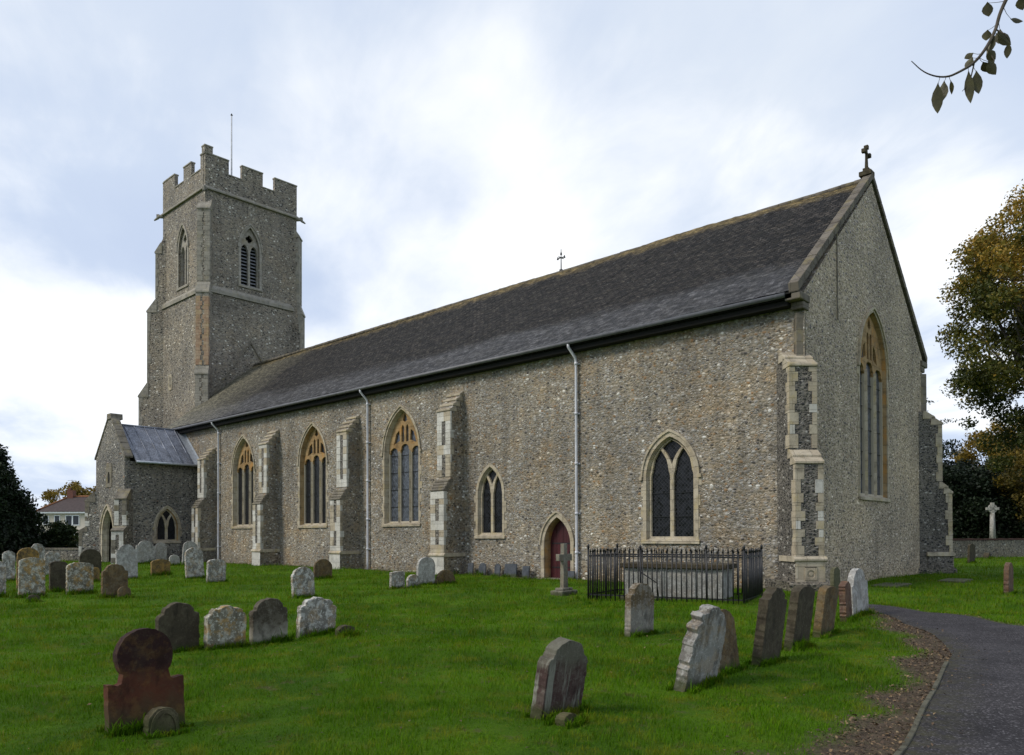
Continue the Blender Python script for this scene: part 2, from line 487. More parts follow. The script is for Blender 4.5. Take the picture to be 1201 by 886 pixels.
def stonemat(name, base, alt, lich=(.52, .50, .44), la=.5, orange=0.0, top=None, streak=None, foot=None, lscale=7):
    m, g = mat(name)
    P = coords(g)
    O = g('TexCoord').outputs['Object']
    z = g('SeparateXYZ', {0: O}).outputs[2]
    c = g.mix(g.ramp(g.noise(P, 3.5, 7, .65), [(.3, 0.0), (.7, 1.0)]), base, alt)
    if streak:
        sn = g.ramp(g.noise(g.mapping(P, (1, 1.2, .16)), 9, 4, .6), [(.50, 0.0), (.58, .9)])
        c = g.mix(sn, c, streak)
    if top:
        tn = g('MapRange', {'Value': g.math('ADD', z, g.math('MULTIPLY', g.noise(P, 5, 4), .5)), 'From Min': .62, 'From Max': .8, 'To Min': 0.0, 'To Max': .9}).outputs[0]
        c = g.mix(tn, c, top)
    if foot:
        fn = g('MapRange', {'Value': g.math('SUBTRACT', z, g.math('MULTIPLY', g.noise(P, 6, 4), .45)), 'From Min': -.1, 'From Max': .1, 'To Min': .9, 'To Max': 0.0}).outputs[0]
        c = g.mix(fn, c, foot)
    l1 = g.ramp(g.noise(P, lscale, 6, .75), [(.5, 0.0), (.56, la), (.7, la)])
    c = g.mix(l1, c, lich)
    l2 = g.ramp(g.noise(g.mapping(P, (1, 1, 1), (4, 7, 1)), 24, 3, .8), [(.58, 0.0), (.63, min(1, la*1.4))])
    c = g.mix(l2, c, tuple(k*1.2 for k in lich))
    if orange:
        o1 = g.ramp(g.noise(g.mapping(P, (1, 1, 1), (1, 5, 8)), 5.5, 5, .7), [(.5, 0.0), (.58, orange)])
        c = g.mix(o1, c, (.36, .21, .05))
    dk = g.ramp(g.noise(g.mapping(P, (1, 1, .45), (8, 2, 1)), 6, 6, .7), [(.54, 0.0), (.68, .65)])
    c = g.mix(dk, c, tuple(k*.32 for k in base))
    # moss along the foot
    gn = g('MapRange', {'Value': g.math('SUBTRACT', z, g.math('MULTIPLY', g.noise(P, 9, 3), .16)), 'From Min': -.03, 'From Max': .06, 'To Min': .8, 'To Max': 0.0}).outputs[0]
    c = g.mix(gn, c, (.045, .055, .018))
    h = g.math('ADD', g.noise(P, 18, 7, .75), g.math('MULTIPLY', g.noise(P, 5, 4), 1.4))
    finish(g, c, .9, h, .65, .02, spec=.2)
    return m


SM = {
    'red': stonemat('red_sandstone', (.055, .022, .014), (.110, .036, .017), (.06, .05, .03), .2, .1, top=(.022, .010, .010), foot=(.07, .045, .022)),
    'dark': stonemat('dark_mossy_stone', (.045, .038, .026), (.075, .060, .038), (.12, .11, .07), .25),
    'darkpale': stonemat('dark_stone_pale_foot', (.05, .042, .03), (.085, .068, .045), (.20, .19, .15), .25, foot=(.32, .30, .24)),
    'brown': stonemat('brown_stone', (.085, .060, .033), (.13, .092, .05), (.2, .18, .12), .25, .15),
    'browntop': stonemat('brown_topped_stone', (.19, .175, .15), (.26, .24, .205), (.36, .34, .3), .35, .1, top=(.10, .072, .038)),
    'redbrown': stonemat('red_brown_stone', (.085, .048, .033), (.13, .075, .052), (.20, .17, .13), .25, .1),
    'lichen': stonemat('lichened_stone', (.13, .115, .08), (.23, .21, .16), (.46, .45, .38), .8, .65),
    'pale': stonemat('pale_stone', (.15, .14, .12), (.27, .255, .22), (.50, .49, .45), .8, .3),
    'white': stonemat('light_grey_stone', (.25, .24, .22), (.35, .34, .31), (.50, .49, .46), .55, .08),
    'orange': stonemat('orange_lichened_stone', (.09, .065, .035), (.15, .105, .05), (.30, .20, .06), .4, .55),
    'slate': stonemat('grey_slate', (.055, .062, .075), (.08, .088, .10), (.14, .145, .15), .2, 0),
    'mossy': stonemat('green_mossy_stone', (.075, .075, .04), (.10, .095, .055), (.16, .15, .1), .3, 0),
    'streak': stonemat('streaked_sandstone', (.055, .034, .030), (.085, .052, .045), (.19, .185, .15), .2, 0, streak=(.24, .24, .195), top=(.12, .115, .085)),
    'scrollpale': stonemat('weathered_grey_slab', (.12, .112, .098), (.20, .188, .165), (.40, .39, .36), .45, .2, streak=(.27, .26, .24)),
    'footst': stonemat('mossy_footstone', (.05, .045, .025), (.085, .07, .04), (.14, .13, .07), .3, 0),
    'cross': stonemat('grey_cross_stone', (.15, .14, .11), (.20, .185, .145), (.27, .26, .21), .4, .1),
}

# ------------------------------------------------------------------ the church
church = tag(empty('church', (0, 0, 0)), 'flint medieval church with battlemented west tower, long dark roof and pointed windows', 'church')
SF = ((0, 0, 0), (1, 0, 0), (0, 0, 1), (0, -1, 0))
EF = ((0, 0, 0), (0, 1, 0), (0, 0, 1), (1, 0, 0))
W_ = 11.8


def shift(fr, n=0.0, u=0.0):
    O, U, V, N = (Vector(a) for a in fr)
    return (O + N*n + U*u, U, V, N)


def ring(mb, fr, inner, outer, d0, d1, mi=0, jag=None):
    """band between two outlines with the same number of points"""
    O, U, V, N = (Vector(a) for a in fr)
    n = len(inner)
    vs = []
    for lp, d in ((inner, d0), (outer, d0), (inner, d1), (outer, d1)):
        vs += [O + U*u + V*v + N*d for u, v in lp]
    fs = []
    for i in range(n):
        j = (i+1) % n
        fs += [(2*n+i, 2*n+j, 3*n+j, 3*n+i), (i, n+i, n+j, j), (i, j, 2*n+j, 2*n+i), (n+i, 3*n+i, 3*n+j, n+j)]
    mb.add(vs, fs, mi)


def hood(mb, fr, cx, w, spring, rise, off0, off1, d0, d1, n=14, mi=0):
    a = arch(w + 2*off0, spring, rise + off0*1.25, n, spring, cx)[2:]
    b = arch(w + 2*off1, spring, rise + off1*1.25, n, spring, cx)[2:]
    O, U, V, N = (Vector(q) for q in fr)
    vs = []
    for i in range(len(a)):
        for (u, v) in (a[i], b[i]):
            for d in (d0, d1):
                vs.append(O + U*u + V*v + N*d)
    fs = []
    for i in range(len(a)-1):
        k = i*4
        fs += [(k+1, k+3, k+7, k+5), (k, k+4, k+6, k+2), (k, k+1, k+5, k+4), (k+2, k+6, k+7, k+3)]
    fs += [(0, 2, 3, 1), tuple(len(vs)-4 + i for i in (0, 1, 3, 2))]
    mb.add(vs, fs, mi)


def half_w(w, spring, rise, z):
    h = w/2
    if z <= spring:
        return h
    c = (rise*rise - h*h)/(2*h)
    r = h + c
    q = r*r - (z-spring)**2
    return max(0.0, math.sqrt(max(q, 0)) - c)


def window(parent, fr, cx, sill, w, spring, rise, lights=3, frame='limestone', face='limestone', trac='tracery_nave',
           glass='glass', hoodm=True, light_top=None, name='window', reveal=.34, band=.11, label=None):
    A = arch(w, spring, rise, 14, sill, cx)
    wi = w - .18
    ri = rise - .10
    mb = MB()
    Bo = arch(w + 2*band, spring, rise + band*1.25, 14, sill - .02, cx)
    Ai = arch(w - .03, spring, rise - .02, 14, sill - .02, cx)
    ring(mb, fr, Ai, Bo, -.012, .022, 0)
    # reveal, splayed a little
    In = arch(wi, spring, ri, 14, sill + .03, cx)
    O, U, V, N = (Vector(a) for a in fr)
    n = len(A)
    vs = [O+U*u+V*v+N*(-.012) for u, v in Ai] + [O+U*u+V*v+N*(-reveal+.06) for u, v in In] + [O+U*u+V*v+N*(-reveal-.05) for u, v in In]
    mb.add(vs, [(i, (i+1) % n, n+(i+1) % n, n+i) for i in range(n)] + [(n+i, n+(i+1) % n, 2*n+(i+1) % n, 2*n+i) for i in range(n)], 1)
    # jamb blocks: long and short work beside the opening
    z = sill
    k = 0
    rr = random.Random(int(cx*10)+len(name))
    while z < spring - .1:
        hh = rr.uniform(.24, .42)
        for sgn in (-1, 1):
            if (k + (sgn > 0)) % 2 == 0:
                ex = rr.uniform(.05, .14)
                x0 = cx + sgn*(w/2 + band - .01)
                x1 = cx + sgn*(w/2 + band + ex)
                mb.plate(fr, [(min(x0, x1), z), (max(x0, x1), z), (max(x0, x1), min(z+hh, spring)), (min(x0, x1), min(z+hh, spring))], (), -.012, .014, 0)
        z += hh
        k += 1
    # sloping sill
    sx = w/2 + band + .05
    prof = [(-reveal, sill + .10), (.075, sill - .035), (.075, sill - .13), (-.02, sill - .13), (-reveal, sill - .13)]
    for side in (0,):
        vs = []
        for u in (cx - sx, cx + sx):
            vs += [O + U*u + V*zv + N*d for d, zv in prof]
        m_ = len(prof)
        mb.add(vs, [(i, (i+1) % m_, m_+(i+1) % m_, m_+i) for i in range(m_)] + [tuple(range(m_))[::-1], tuple(range(m_, 2*m_))], 0)
    if hoodm:
        hood(mb, fr, cx, w, spring, rise, band - .01, band + .055, -.01, .07, mi=0)
        for sgn in (-1, 1):
            u0 = cx + sgn*(w/2 + band + .06)
            mb.plate(fr, [(u0-.055, spring-.10), (u0+.055, spring-.10), (u0+.055, spring+.02), (u0-.055, spring+.02)], (), -.01, .08, 0)
    wo = mb.build(name, [M[face], M[frame]], parent, bevel=0)
    if label: wo['label'] = label
    # tracery plate
    tr = MB()
    outer = arch(wi + .02, spring, ri + .01, 14, sill + .02, cx)
    holes = []
    mul = .15 if lights == 3 else .14
    if lights == 3:
        lw = (wi - 2*mul - .08)/3
        lt = light_top or spring + .25
        for i in (-1, 0, 1):
            c = cx + i*(lw + mul)
            up = .14 if i == 0 else 0
            holes.append(light_head(lw, lt - .22 + up, .30, sill + .1, c, .16))
        zb = lt + .32
        zt = spring + rise*.62
        for i in (-1, 1):
            c = cx + i*.16
            holes.append(light_head(.18, zt - .12, .16, zb, c, .1))
        for i in (-1, 1):
            hwz = half_w(wi, spring, ri, lt + .5)
            c0 = cx + i*(.16 + .19)
            c1 = cx + i*(hwz - .13)
            if abs(c1 - c0) > .12:
                p = [(c0, lt + .30), (c1 if i > 0 else c0, lt + .26)]
                h2 = half_w(wi, spring, ri, lt + .75)
                q = [(cx + i*.36, lt + .38), (cx + i*min(hwz - .10, .80), lt + .22), (cx + i*min(h2 - .12, .62), lt + .72), (cx + i*.40, lt + .86)]
                holes.append(q if i > 0 else list(reversed(q)))
        zc = zt + .22
        hh = half_w(wi, spring, ri, zc + .1)
        if hh > .2:
            holes.append([(cx - .15, zc + .02), (cx, zc - .08), (cx + .15, zc + .02), (cx + .10, zc + .2), (cx, zc + .34), (cx - .10, zc + .2)])
    else:
        m_ = mul
        wl = (wi - .08 - m_)/2
        W2 = wi - .08
        h = W2/2
        c_ = (ri*ri*.96 - h*h)/(2*h)
        r_ = h + c_
        hl = wl/2
        rl = math.sqrt(max(.01, r_*r_ - (r_-hl)**2))
        for i in (-1, 1):
            c = cx + i*(hl + m_/2)
            holes.append(light_head(wl, spring, rl, sill + .1, c, .13))
        up, zs = [], []
        z = spring
        while z < spring + ri*.97:
            mz = half_w(W2, spring, ri*.975, z)
            tw = min(mz, 2*(hl + m_/2) - mz - m_*.9)
            if tw > .015:
                up.append((tw, z))
            z += .05
        if len(up) > 3:
            wv = 1.0
            pts = [(cx + a, b) for a, b in up]
            top_z = pts[-1][1] + .03
            holes.append([(cx, up[0][1] - .05)] + pts + [(cx, top_z)] + [(cx - a, b) for a, b in reversed(up)])
    try:
        tr.plate(fr, outer, holes, -reveal, -reveal + .13, 0)
    except Exception as e:
        print('tracery', e)
    tr.build('tracery', [M[trac]], wo, bevel=.012, merge=True)
    if lights == 3:       # mullions in paler stone, a little proud of the tracery
        for i in (-.5, .5):
            c = cx + i*(lw + mul)*1.0
            mm = MB()
            vs = []
            for zv in (sill + .06, (light_top or spring + .25) - .1):
                for du, dn in ((-.055, 0), (0, .075), (.055, 0), (.055, -.05), (-.055, -.05)):
                    vs.append(O + U*(c+du) + V*zv + N*(-reveal + .135 + dn))
            mm.add(vs, [(j, (j+1) % 5, 5+(j+1) % 5, 5+j) for j in range(5)] + [(4, 3, 2, 1, 0), (5, 6, 7, 8, 9)], 0)
            mm.build('mullion', [M['limestone']], wo)
    gl = MB()
    gl.plate(fr, arch(wi - .03, spring, ri - .02, 14, sill + .05, cx), (), -reveal + .03, -reveal + .04, 0)
    gl.build('pane', [M[glass]], wo)
    if lights:   # saddle bars
        sb = MB()
        zb_ = sill + .75
        while zb_ < spring - .1:
            sb.plate(fr, [(cx - wi/2 + .03, zb_), (cx + wi/2 - .03, zb_), (cx + wi/2 - .03, zb_ + .02), (cx - wi/2 + .03, zb_ + .02)], (), -reveal + .05, -reveal + .07, 0)
            zb_ += .78
        sb.build('saddle_bar', [M['iron']], wo)
    return wo


# --- openings in the south wall: (cx, sill, w, spring, rise)
WIN = [(-32.6, 2.14, 2.44, 5.35, 1.90), (-25.42, 2.12, 2.44, 5.35, 1.90), (-18.28, 2.12, 2.44, 5.35, 1.94)]
W4 = (-12.70, 1.58, 1.40, 3.2, 1.15)
W5 = (-4.46, 1.42, 1.84, 3.5, 1.32)
DOOR = (-9.23, -.3, 1.28, 1.22, 1.02)
holes = [arch(w, sp, ri, 14, si, cx) for cx, si, w, sp, ri in WIN + [W4, W5, DOOR]]
mb = MB()
mb.plate(SF, [(-42.4, -.4), (-.8, -.4), (-.8, 8.62), (-42.4, 8.62)], holes, -.8, 0, 0, back=False)
mb.build('nave_wall', [M['flint_south']], church, merge=False)
EW = (5.93, 2.86, 2.86, 7.25, 2.02)
mb = MB()
mb.plate(EF, [(0, -.4), (W_, -.4), (W_, 8.6), (W_/2, 13.72), (0, 8.6)], [arch(EW[2], EW[3], EW[4], 14, EW[1], EW[0])], -.8, 0, 0, back=False, mi_side=1)
mb.build('gable_wall', [M['flint_east'], M['flint_south']], church, merge=False)
mb = MB()
mb.box(-42.4, -.8, W_-.8, W_, -.4, 8.6)
mb.build('nave_wall', [M['flint_south']], church)
mb = MB()   # west end of the nave beside and above the tower arch
mb.plate(((-42.38, 0, 0), (0, 1, 0), (0, 0, 1), (-1, 0, 0)), [(.8, -.4), (W_-.8, -.4), (W_-.8, 8.9), (W_/2, 13.4), (.8, 8.9)], (), -.7, 0, 0)
mb.build('nave_wall', [M['flint_tower']], church)

for i, (cx, si, w, sp, ri) in enumerate(WIN):
    window(church, SF, cx, si, w, sp, ri, 3, band=.08, glass='glass_sky' if i == 2 else 'glass', light_top=5.5,
           frame='limestone_golden' if i == 1 else 'limestone')
window(church, SF, *W4, lights=2, trac='limestone', hoodm=False, band=.10, reveal=.24)
window(church, SF, *W5, lights=2, trac='limestone', hoodm=True, band=.12, reveal=.24)
window(church, EF, *EW, lights=3, frame='limestone_golden', face='limestone', band=.07, reveal=.26, light_top=7.3, trac='tracery_east', glass='glass_sky')

# --- priest's door
mb = MB()
cx, si, w, sp, ri = DOOR
ring(mb, SF, arch(w - .02, sp, ri, 14, -.28, cx), arch(w + .28, sp, ri + .18, 14, -.28, cx), -.012, .03, 0)
A0, A1, A2 = arch(w - .02, sp, ri, 14, -.28, cx), arch(w - .10, sp, ri - .05, 14, -.28, cx), arch(w - .10, sp, ri - .05, 14, -.28, cx)
n = len(A0)
vs = [Vector((u, .012, v)) for u, v in A0] + [Vector((u, .14, v)) for u, v in A1] + [Vector((u, .40, v)) for u, v in A2]
mb.add(vs, [(i, (i+1) % n, n+(i+1) % n, n+i) for i in range(n)] + [(n+i, n+(i+1) % n, 2*n+(i+1) % n, 2*n+i) for i in range(n)], 1)
hood(mb, SF, cx, w, sp, ri, .13, .19, -.01, .08, mi=0)
doorway = mb.build('doorway', [M['limestone'], M['limestone_golden']], church)
mb = MB()
u = cx - w/2 + .05
k = 0
while u < cx + w/2 - .06:
    u1 = min(u + .155, cx + w/2 - .05)
    za = sp + 0
    def topz(x):
        lo, hi = sp, sp + ri - .05
        for _ in range(24):
            mid = (lo+hi)/2
            if half_w(w - .1, sp, ri - .05, mid) > abs(x - cx): lo = mid
            else: hi = mid
        return lo
    mb.plate(SF, [(u + .004, -.2), (u1 - .004, -.2), (u1 - .004, topz(u1-.004)), ((u+u1)/2, topz((u+u1)/2)), (u + .004, topz(u+.004))], (), -.36, -.31 + .006*(k % 2), 0)
    u = u1
    k += 1
mb.build('door_leaf', [M['door_paint']], doorway)
for zz_ in (.35, 1.25):
    mb = MB()
    mb.box(cx - .5, cx + .35, .295, .304, zz_, zz_ + .05)
    mb.build('hinge', [M['iron']], doorway)
mb = MB()
mb.box(cx + .34, cx + .37, .26, .30, .85, .97)
mb.build('handle', [M['iron']], doorway)
mb = MB()
mb.box(cx - .75, cx + .75, -.35, .35, -.2, -.02)
mb.build('doorstep', [M['limestone_grey']], church, bevel=.02)

# --- roof with a wavering tiled surface
def slope(y):           # roof height at y
    return 8.52 + (min(y, W_ - y) + .45)*(5.36/6.35)
nx, ny = 260, 40
X = np.linspace(-42.45, -.16, nx)
T = np.linspace(-.45, W_ + .45, 2*ny+1)
hgt = rng.normal(0, .009, (nx, len(T)))
wav = np.zeros_like(hgt)
for k in range(7):
    a, b, ph = rng.uniform(.08, .7), rng.uniform(.2, 1.2), rng.uniform(0, 6)
    wav += .026*np.sin(X[:, None]*a + T[None, :]*b + ph)
vs, fs = [], []
for i, x in enumerate(X):
    for j, y in enumerate(T):
        sag = -.05*math.sin(math.pi*(min(y, W_-y)+.45)/6.35)
        vs.append((x, y, slope(y) + hgt[i, j] + wav[i, j] + sag))
m_ = len(T)
for i in range(nx-1):
    for j in range(m_-1):
        fs.append((i*m_+j, (i+1)*m_+j, (i+1)*m_+j+1, i*m_+j+1))
mb = MB()
mb.add(vs, fs, 0)
# courses: shallow raised lips every few rows give the tiled texture an edge at the eaves
for y0, y1 in ((-.47, W_/2), (W_ + .47, W_/2)):
    for x0, x1 in ((-42.47, -.18),):
        za, zb = 8.50, 13.86
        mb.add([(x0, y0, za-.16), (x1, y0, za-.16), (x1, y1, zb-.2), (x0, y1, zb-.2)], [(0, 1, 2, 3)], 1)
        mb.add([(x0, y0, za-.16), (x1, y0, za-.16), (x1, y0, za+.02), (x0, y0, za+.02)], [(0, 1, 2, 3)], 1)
        mb.add([(x0, y0, za-.16), (x0, y0, za+.03), (x0, y1, zb+.02), (x0, y1, zb-.2)], [(0, 1, 2, 3)], 2)
roof = mb.build('roof', [M['roof'], M['soffit_shade'], M['lead_lip']], church, merge=False)
mb = MB()
x = -42.4
while x < -.35:
    L = .45
    mb.tube([(x, W_/2, 13.86 + random.uniform(-.01, .01)), (x + L - .01, W_/2, 13.86 + random.uniform(-.01, .01))], [.10, .095], 8, 0)
    x += L
mb.build('ridge_tiles', [M['coping_stone']], roof)
mb = MB()
mb.tube([(-42.25, -.52, 8.44), (-21, -.52, 8.435), (-.36, -.52, 8.44)], .075, 8, 0)
mb.box(-42.3, -.34, -.36, -.02, 8.17, 8.36, 1)  # black box added as the band of eaves shadow above the wall
mb.build('gutter', [M['gutter'], M['soffit_shade']], church)
for px in (-35.40, -20.63, -8.24):
    mb = MB()
    mb.tube([(px - .04, -.52, 8.40), (px - .04, -.50, 8.28), (px, -.16, 7.95), (px, -.115, 7.78), (px, -.115, .45), (px, -.115, -.1)], .052, 8, 0)
    for z in (7.7, 5.9, 4.1, 2.3, .9):
        mb.tube([(px, -.115, z), (px, -.115, z + .1)], .068, 8, 0)
        mb.box(px - .10, px + .10, -.06, -.002, z + .02, z + .07, 0)
    mb.build('downpipe', [M['pipe']], church)

# --- gable coping, kneelers and cross
mb = MB()
for sg in (0, 1):
    pr = [(-.50, 8.50), (W_/2, 13.90), (W_/2, 14.16), (-.56, 8.74)]
    steps = 14
    for k in range(steps):      # separate coping stones
        f0, f1 = k/steps, (k+1)/steps - .004
        def P2(f, top):
            y0, z0 = ((-.50, 8.48) if not top else (-.56, 8.74))
            y1, z1 = ((W_/2, 13.86) if not top else (W_/2, 14.08))
            return y0 + (y1-y0)*f, z0 + (z1-z0)*f + (random.uniform(-.008, .008) if top else 0)
        q = [P2(f0, 0), P2(f1, 0), P2(f1, 1), P2(f0, 1)]
        if sg: q = [(W_ - y, z) for y, z in q]
        x0, x1 = -.24, .06
        vs = [(x0, y, z) for y, z in q] + [(x1, y, z) for y, z in q]
        mb.add(vs, [(0, 1, 2, 3), (7, 6, 5, 4), (0, 4, 5, 1), (1, 5, 6, 2), (2, 6, 7, 3), (3, 7, 4, 0)], 0)
mb.build('gable_coping', [M['coping_stone']], church, bevel=.012)
for yy, s in ((0, -1), (W_, 1)):
    mb = MB()
    a, b = (-.47, .25) if s < 0 else (W_ - .25, W_ + .47)
    mb.box(-.38, .08, a, b, 8.28, 8.50)
    a, b = (-.20, .25) if s < 0 else (W_ - .25, W_ + .20)
    mb.box(-.32, .05, a, b, 8.06, 8.278)
    mb.build('kneeler', [M['coping_stone']], church, bevel=.03)
mb = MB()
mb.box(-.36, .05, W_/2 - .20, W_/2 + .20, 13.98, 14.14)
mb.box(-.26, -.06, W_/2 - .11, W_/2 + .11, 14.138, 14.27)
mb.tube([(-.16, W_/2, 14.25), (-.16, W_/2, 14.6), (-.16, W_/2, 14.98)], [.065, .05, .045], 8)
mb.tube([(-.16, W_/2 - .25, 14.80), (-.16, W_/2 + .25, 14.80)], .048, 8)
for p in ((0, 15.0), (-.25, 14.80), (.25, 14.80)):
    mb.box(-.23, -.09, W_/2 + p[0] - .07, W_/2 + p[0] + .07, p[1] - .07, p[1] + .07)
mb.build('gable_cross', [SM['dark']], church, bevel=.02)
mb = MB()
vx = -13.8
mb.tube([(vx, 5.9, 13.85), (vx, 5.9, 14.95)], [.03, .015], 6)
mb.tube([(vx - .18, 5.9, 14.55), (vx + .18, 5.9, 14.55)], .022, 6)
mb.tube([(vx, 5.72, 14.55), (vx, 6.08, 14.55)], .022, 6)
for d in (-.2, .2):
    mb.cone((vx + d, 5.9, 14.50), .05, .02, .12, 6)
mb.cone((vx, 5.9, 14.70), .055, .01, .16, 6)
mb.box(vx - .06, vx + .06, 5.84, 5.96, 13.9, 14.0)
mb.build('weather_vane', [M['rusty']], church)
mb = MB()       # conductor strip on the gable
mb.box(.002, .03, 2.55, 2.60, 8.3, 11.0)
mb.build('lightning_strip', [M['limestone_grey']], church)
# corner pilasters over the diagonal buttresses
for (cx_, cy_, dx_, dy_) in ((-.14, .02, 1, -1), (0, W_, 1, 1)):
    mb = MB()
    d = Vector((dx_, dy_, 0)).normalized()
    p = Vector((-d.y, d.x, 0))
    fr = (Vector((cx_, cy_, 0)), p, Vector((0, 0, 1)), d)
    mb.plate(fr, [(-.14, 5.9), (.14, 5.9), (.14, 7.98), (-.14, 7.98)], (), -.5, .09, 0)
    mb.build('corner_shaft', [M['limestone_grey']], church, bevel=.02)


# --- buttresses
def buttress(parent, corner, d, w, stages, mats=('flint_south', 'limestone_pale', 'flint_dark'), inset=.7, plinth=.8, panels=None,
             foot=0.0, front_full=False, steps=3, seed=0, ashl='limestone', name='buttress'):
    """stages: [(z0, z1, projection, z of the top of the weathering)] from the ground up"""
    rr = random.Random(seed)
    d = Vector(d).normalized()
    p = Vector((-d.y, d.x, 0))
    O = Vector(corner)
    side = (O, d, Vector((0, 0, 1)), p)
    prof = [(-inset, stages[0][0])]
    pr0 = stages[0][2]
    prof.append((pr0, stages[0][0]))
    for k, (z0, z1, pr, zt) in enumerate(stages):
        prof.append((pr, z1))
        nxt = stages[k+1][2] if k+1 < len(stages) else 0.0
        prof.append((nxt if nxt > 0 else -.03, zt))
    prof.append((-inset, stages[-1][3]))
    mb = MB()
    mb.plate(side, prof, (), -w/2, w/2, 0)
    if foot:
        mb.plate(side, [(-inset, stages[0][0]), (pr0 + foot, stages[0][0]), (pr0 + foot, .20), (pr0 + .02, .27), (-inset, .27)], (), -w/2 - foot, w/2 + foot, 0)
    bo = mb.build(name, [M[mats[0]]], parent)
    for k, (z0, z1, pr, zt) in enumerate(stages):
        wt, qn, fl = MB(), MB(), MB()
        nxt = stages[k+1][2] if k+1 < len(stages) else 0.0
        for s_ in range(steps):      # weathering slabs
            f0, f1 = s_/steps, (s_+1)/steps
            d0, d1 = pr + (nxt-pr)*f0, pr + (nxt-pr)*f1
            za, zb = z1 + (zt-z1)*f0, z1 + (zt-z1)*f1
            lift = .5 if steps > 2 else .97
            q = [(d0 + .055, za - .035), (d0 + .055, za + .035), (d1 - .02, za + .035 + (zb-za)*lift), (d1 - .12, za + .035 + (zb-za)*lift), (d1 - .15, za - .05)]
            wt.plate(side, q, (), -w/2 - .025, w/2 + .025, 0)
        wt.build('weathering', [M['limestone_grey' if (k == 0 and steps > 2) else ashl]], bo, bevel=.012)
        if k == 0 and plinth:
            pm = MB()
            pm.plate(side, [(-.06 + .02, plinth - .09), (pr0 + .05, plinth - .09), (pr0 + .09, plinth - .05), (pr0 + .09, plinth), (pr0 + .01, plinth + .07), (-.04, plinth + .07)], (), -w/2 - .08, w/2 + .08, 0)
            pm.plate(side, [(.0, stages[0][0]), (pr0 + .035, stages[0][0]), (pr0 + .035, plinth - .088), (.0, plinth - .088)], (), -w/2 - .03, w/2 + .03, 1)
            pm.plate((O + d*(pr0 + .035), p, Vector((0, 0, 1)), d), [(-w/2 - .03, .24 if foot else -.1), (w/2 + .03, .24 if foot else -.1), (w/2 + .03, plinth - .09), (-w/2 - .03, plinth - .09)], (), -.012, .012, 2)
            pm.build('plinth', [M[ashl], M[mats[0]], M[mats[1]]], bo, bevel=.01)
        # freestone front with flint panels, block by block
        zz0 = max(z0, plinth + .07 if k == 0 and plinth else z0) + (.06 if k else 0)
        zt_ = z1 - .05
        fr = (O + d*pr, p, Vector((0, 0, 1)), d)
        pan = panels[k] if panels else None
        z = zz0
        j = rr.randint(0, 1)
        while z < zt_ - .05:
            hh = min(rr.uniform(.22, .40), zt_ - z)
            if zt_ - (z+hh) < .12: hh = zt_ - z
            inpan = pan is None or any(a < z + hh/2 < b for a, b in pan)
            for s_ in (-1, 1):
                if inpan:
                    win_ = w/2*(rr.uniform(.30, .42) if (j + (s_ > 0)) % 2 else rr.uniform(.52, .68))
                    if pan is not None: win_ = w*.36
                else:
                    win_ = w/2
                a, b = sorted((s_*w/2*1.004, s_*(w/2 - win_)))
                th = .014 + rr.uniform(0, .01)
                qn.plate(fr, [(a, z + .004), (b, z + .004), (b, z + hh - .004), (a, z + hh - .004)], (), -.01, th, rr.choice((0, 0, 0, 1, 1, 2)))
                fw = rr.uniform(.06, .20) if steps > 2 else rr.uniform(.10, .28)      # return on the flank
                sfr = (O + p*(s_*w/2), d, Vector((0, 0, 1)), p*s_)
                qn.plate(sfr, [(pr - fw, z + .004), (pr + .013, z + .004), (pr + .013, z + hh - .004), (pr - fw, z + hh - .004)], (), -.01, .012 + rr.uniform(0, .006), rr.choice((0, 1)))
            z += hh
            j += 1
        fl.plate(fr, [(-w/2 + .03, zz0), (w/2 - .03, zz0), (w/2 - .03, zt_), (-w/2 + .03, zt_)], (), -.02, .004, 0)
        qn.build('quoin', [M[mats[1]], M[ashl], M[mats[3] if len(mats) > 3 else mats[1]]], bo)
        fl.build('flint_panel', [M[mats[2]]], bo)
    return bo


for i, bx in enumerate((-36.36, -29.08, -21.80, -14.62)):
    st = [(-.3, 3.30, 1.10, 3.82), (3.82, 6.52, .74, 7.42)]
    if i == 3:
        st = [(-.3, 3.42, 1.10, 3.92), (3.92, 6.70, .74, 7.62)]
    if i == 0:
        st = [(-.3, 3.30, 1.10, 3.82), (3.82, 6.20, .74, 7.0)]
    buttress(church, (bx, 0, 0), (0, -1, 0), .80, st, seed=i, steps=4, panels=([(1.05, 1.95), (2.15, 3.15)], [(4.1, 4.95), (5.1, 6.3)]))
SEST = [(-.3, 3.22, 1.0, 3.62), (3.62, 5.95, .62, 6.42)]
SEST2 = [(-.3, 3.58, 1.0, 3.96), (3.96, 6.38, .62, 6.86)]
se = buttress(church, (-.33, .04, 0), (1, -1, 0), .78, SEST2, ('flint_dark', 'limestone', 'flint_dark', 'limestone_pale'), foot=.28, plinth=.9, seed=21, steps=2)
buttress(church, (-.06, W_ - .06, 0), (1, 1, 0), .80, SEST, ('flint_dark', 'limestone', 'flint_dark', 'limestone_pale'), foot=.12, seed=22, steps=2)
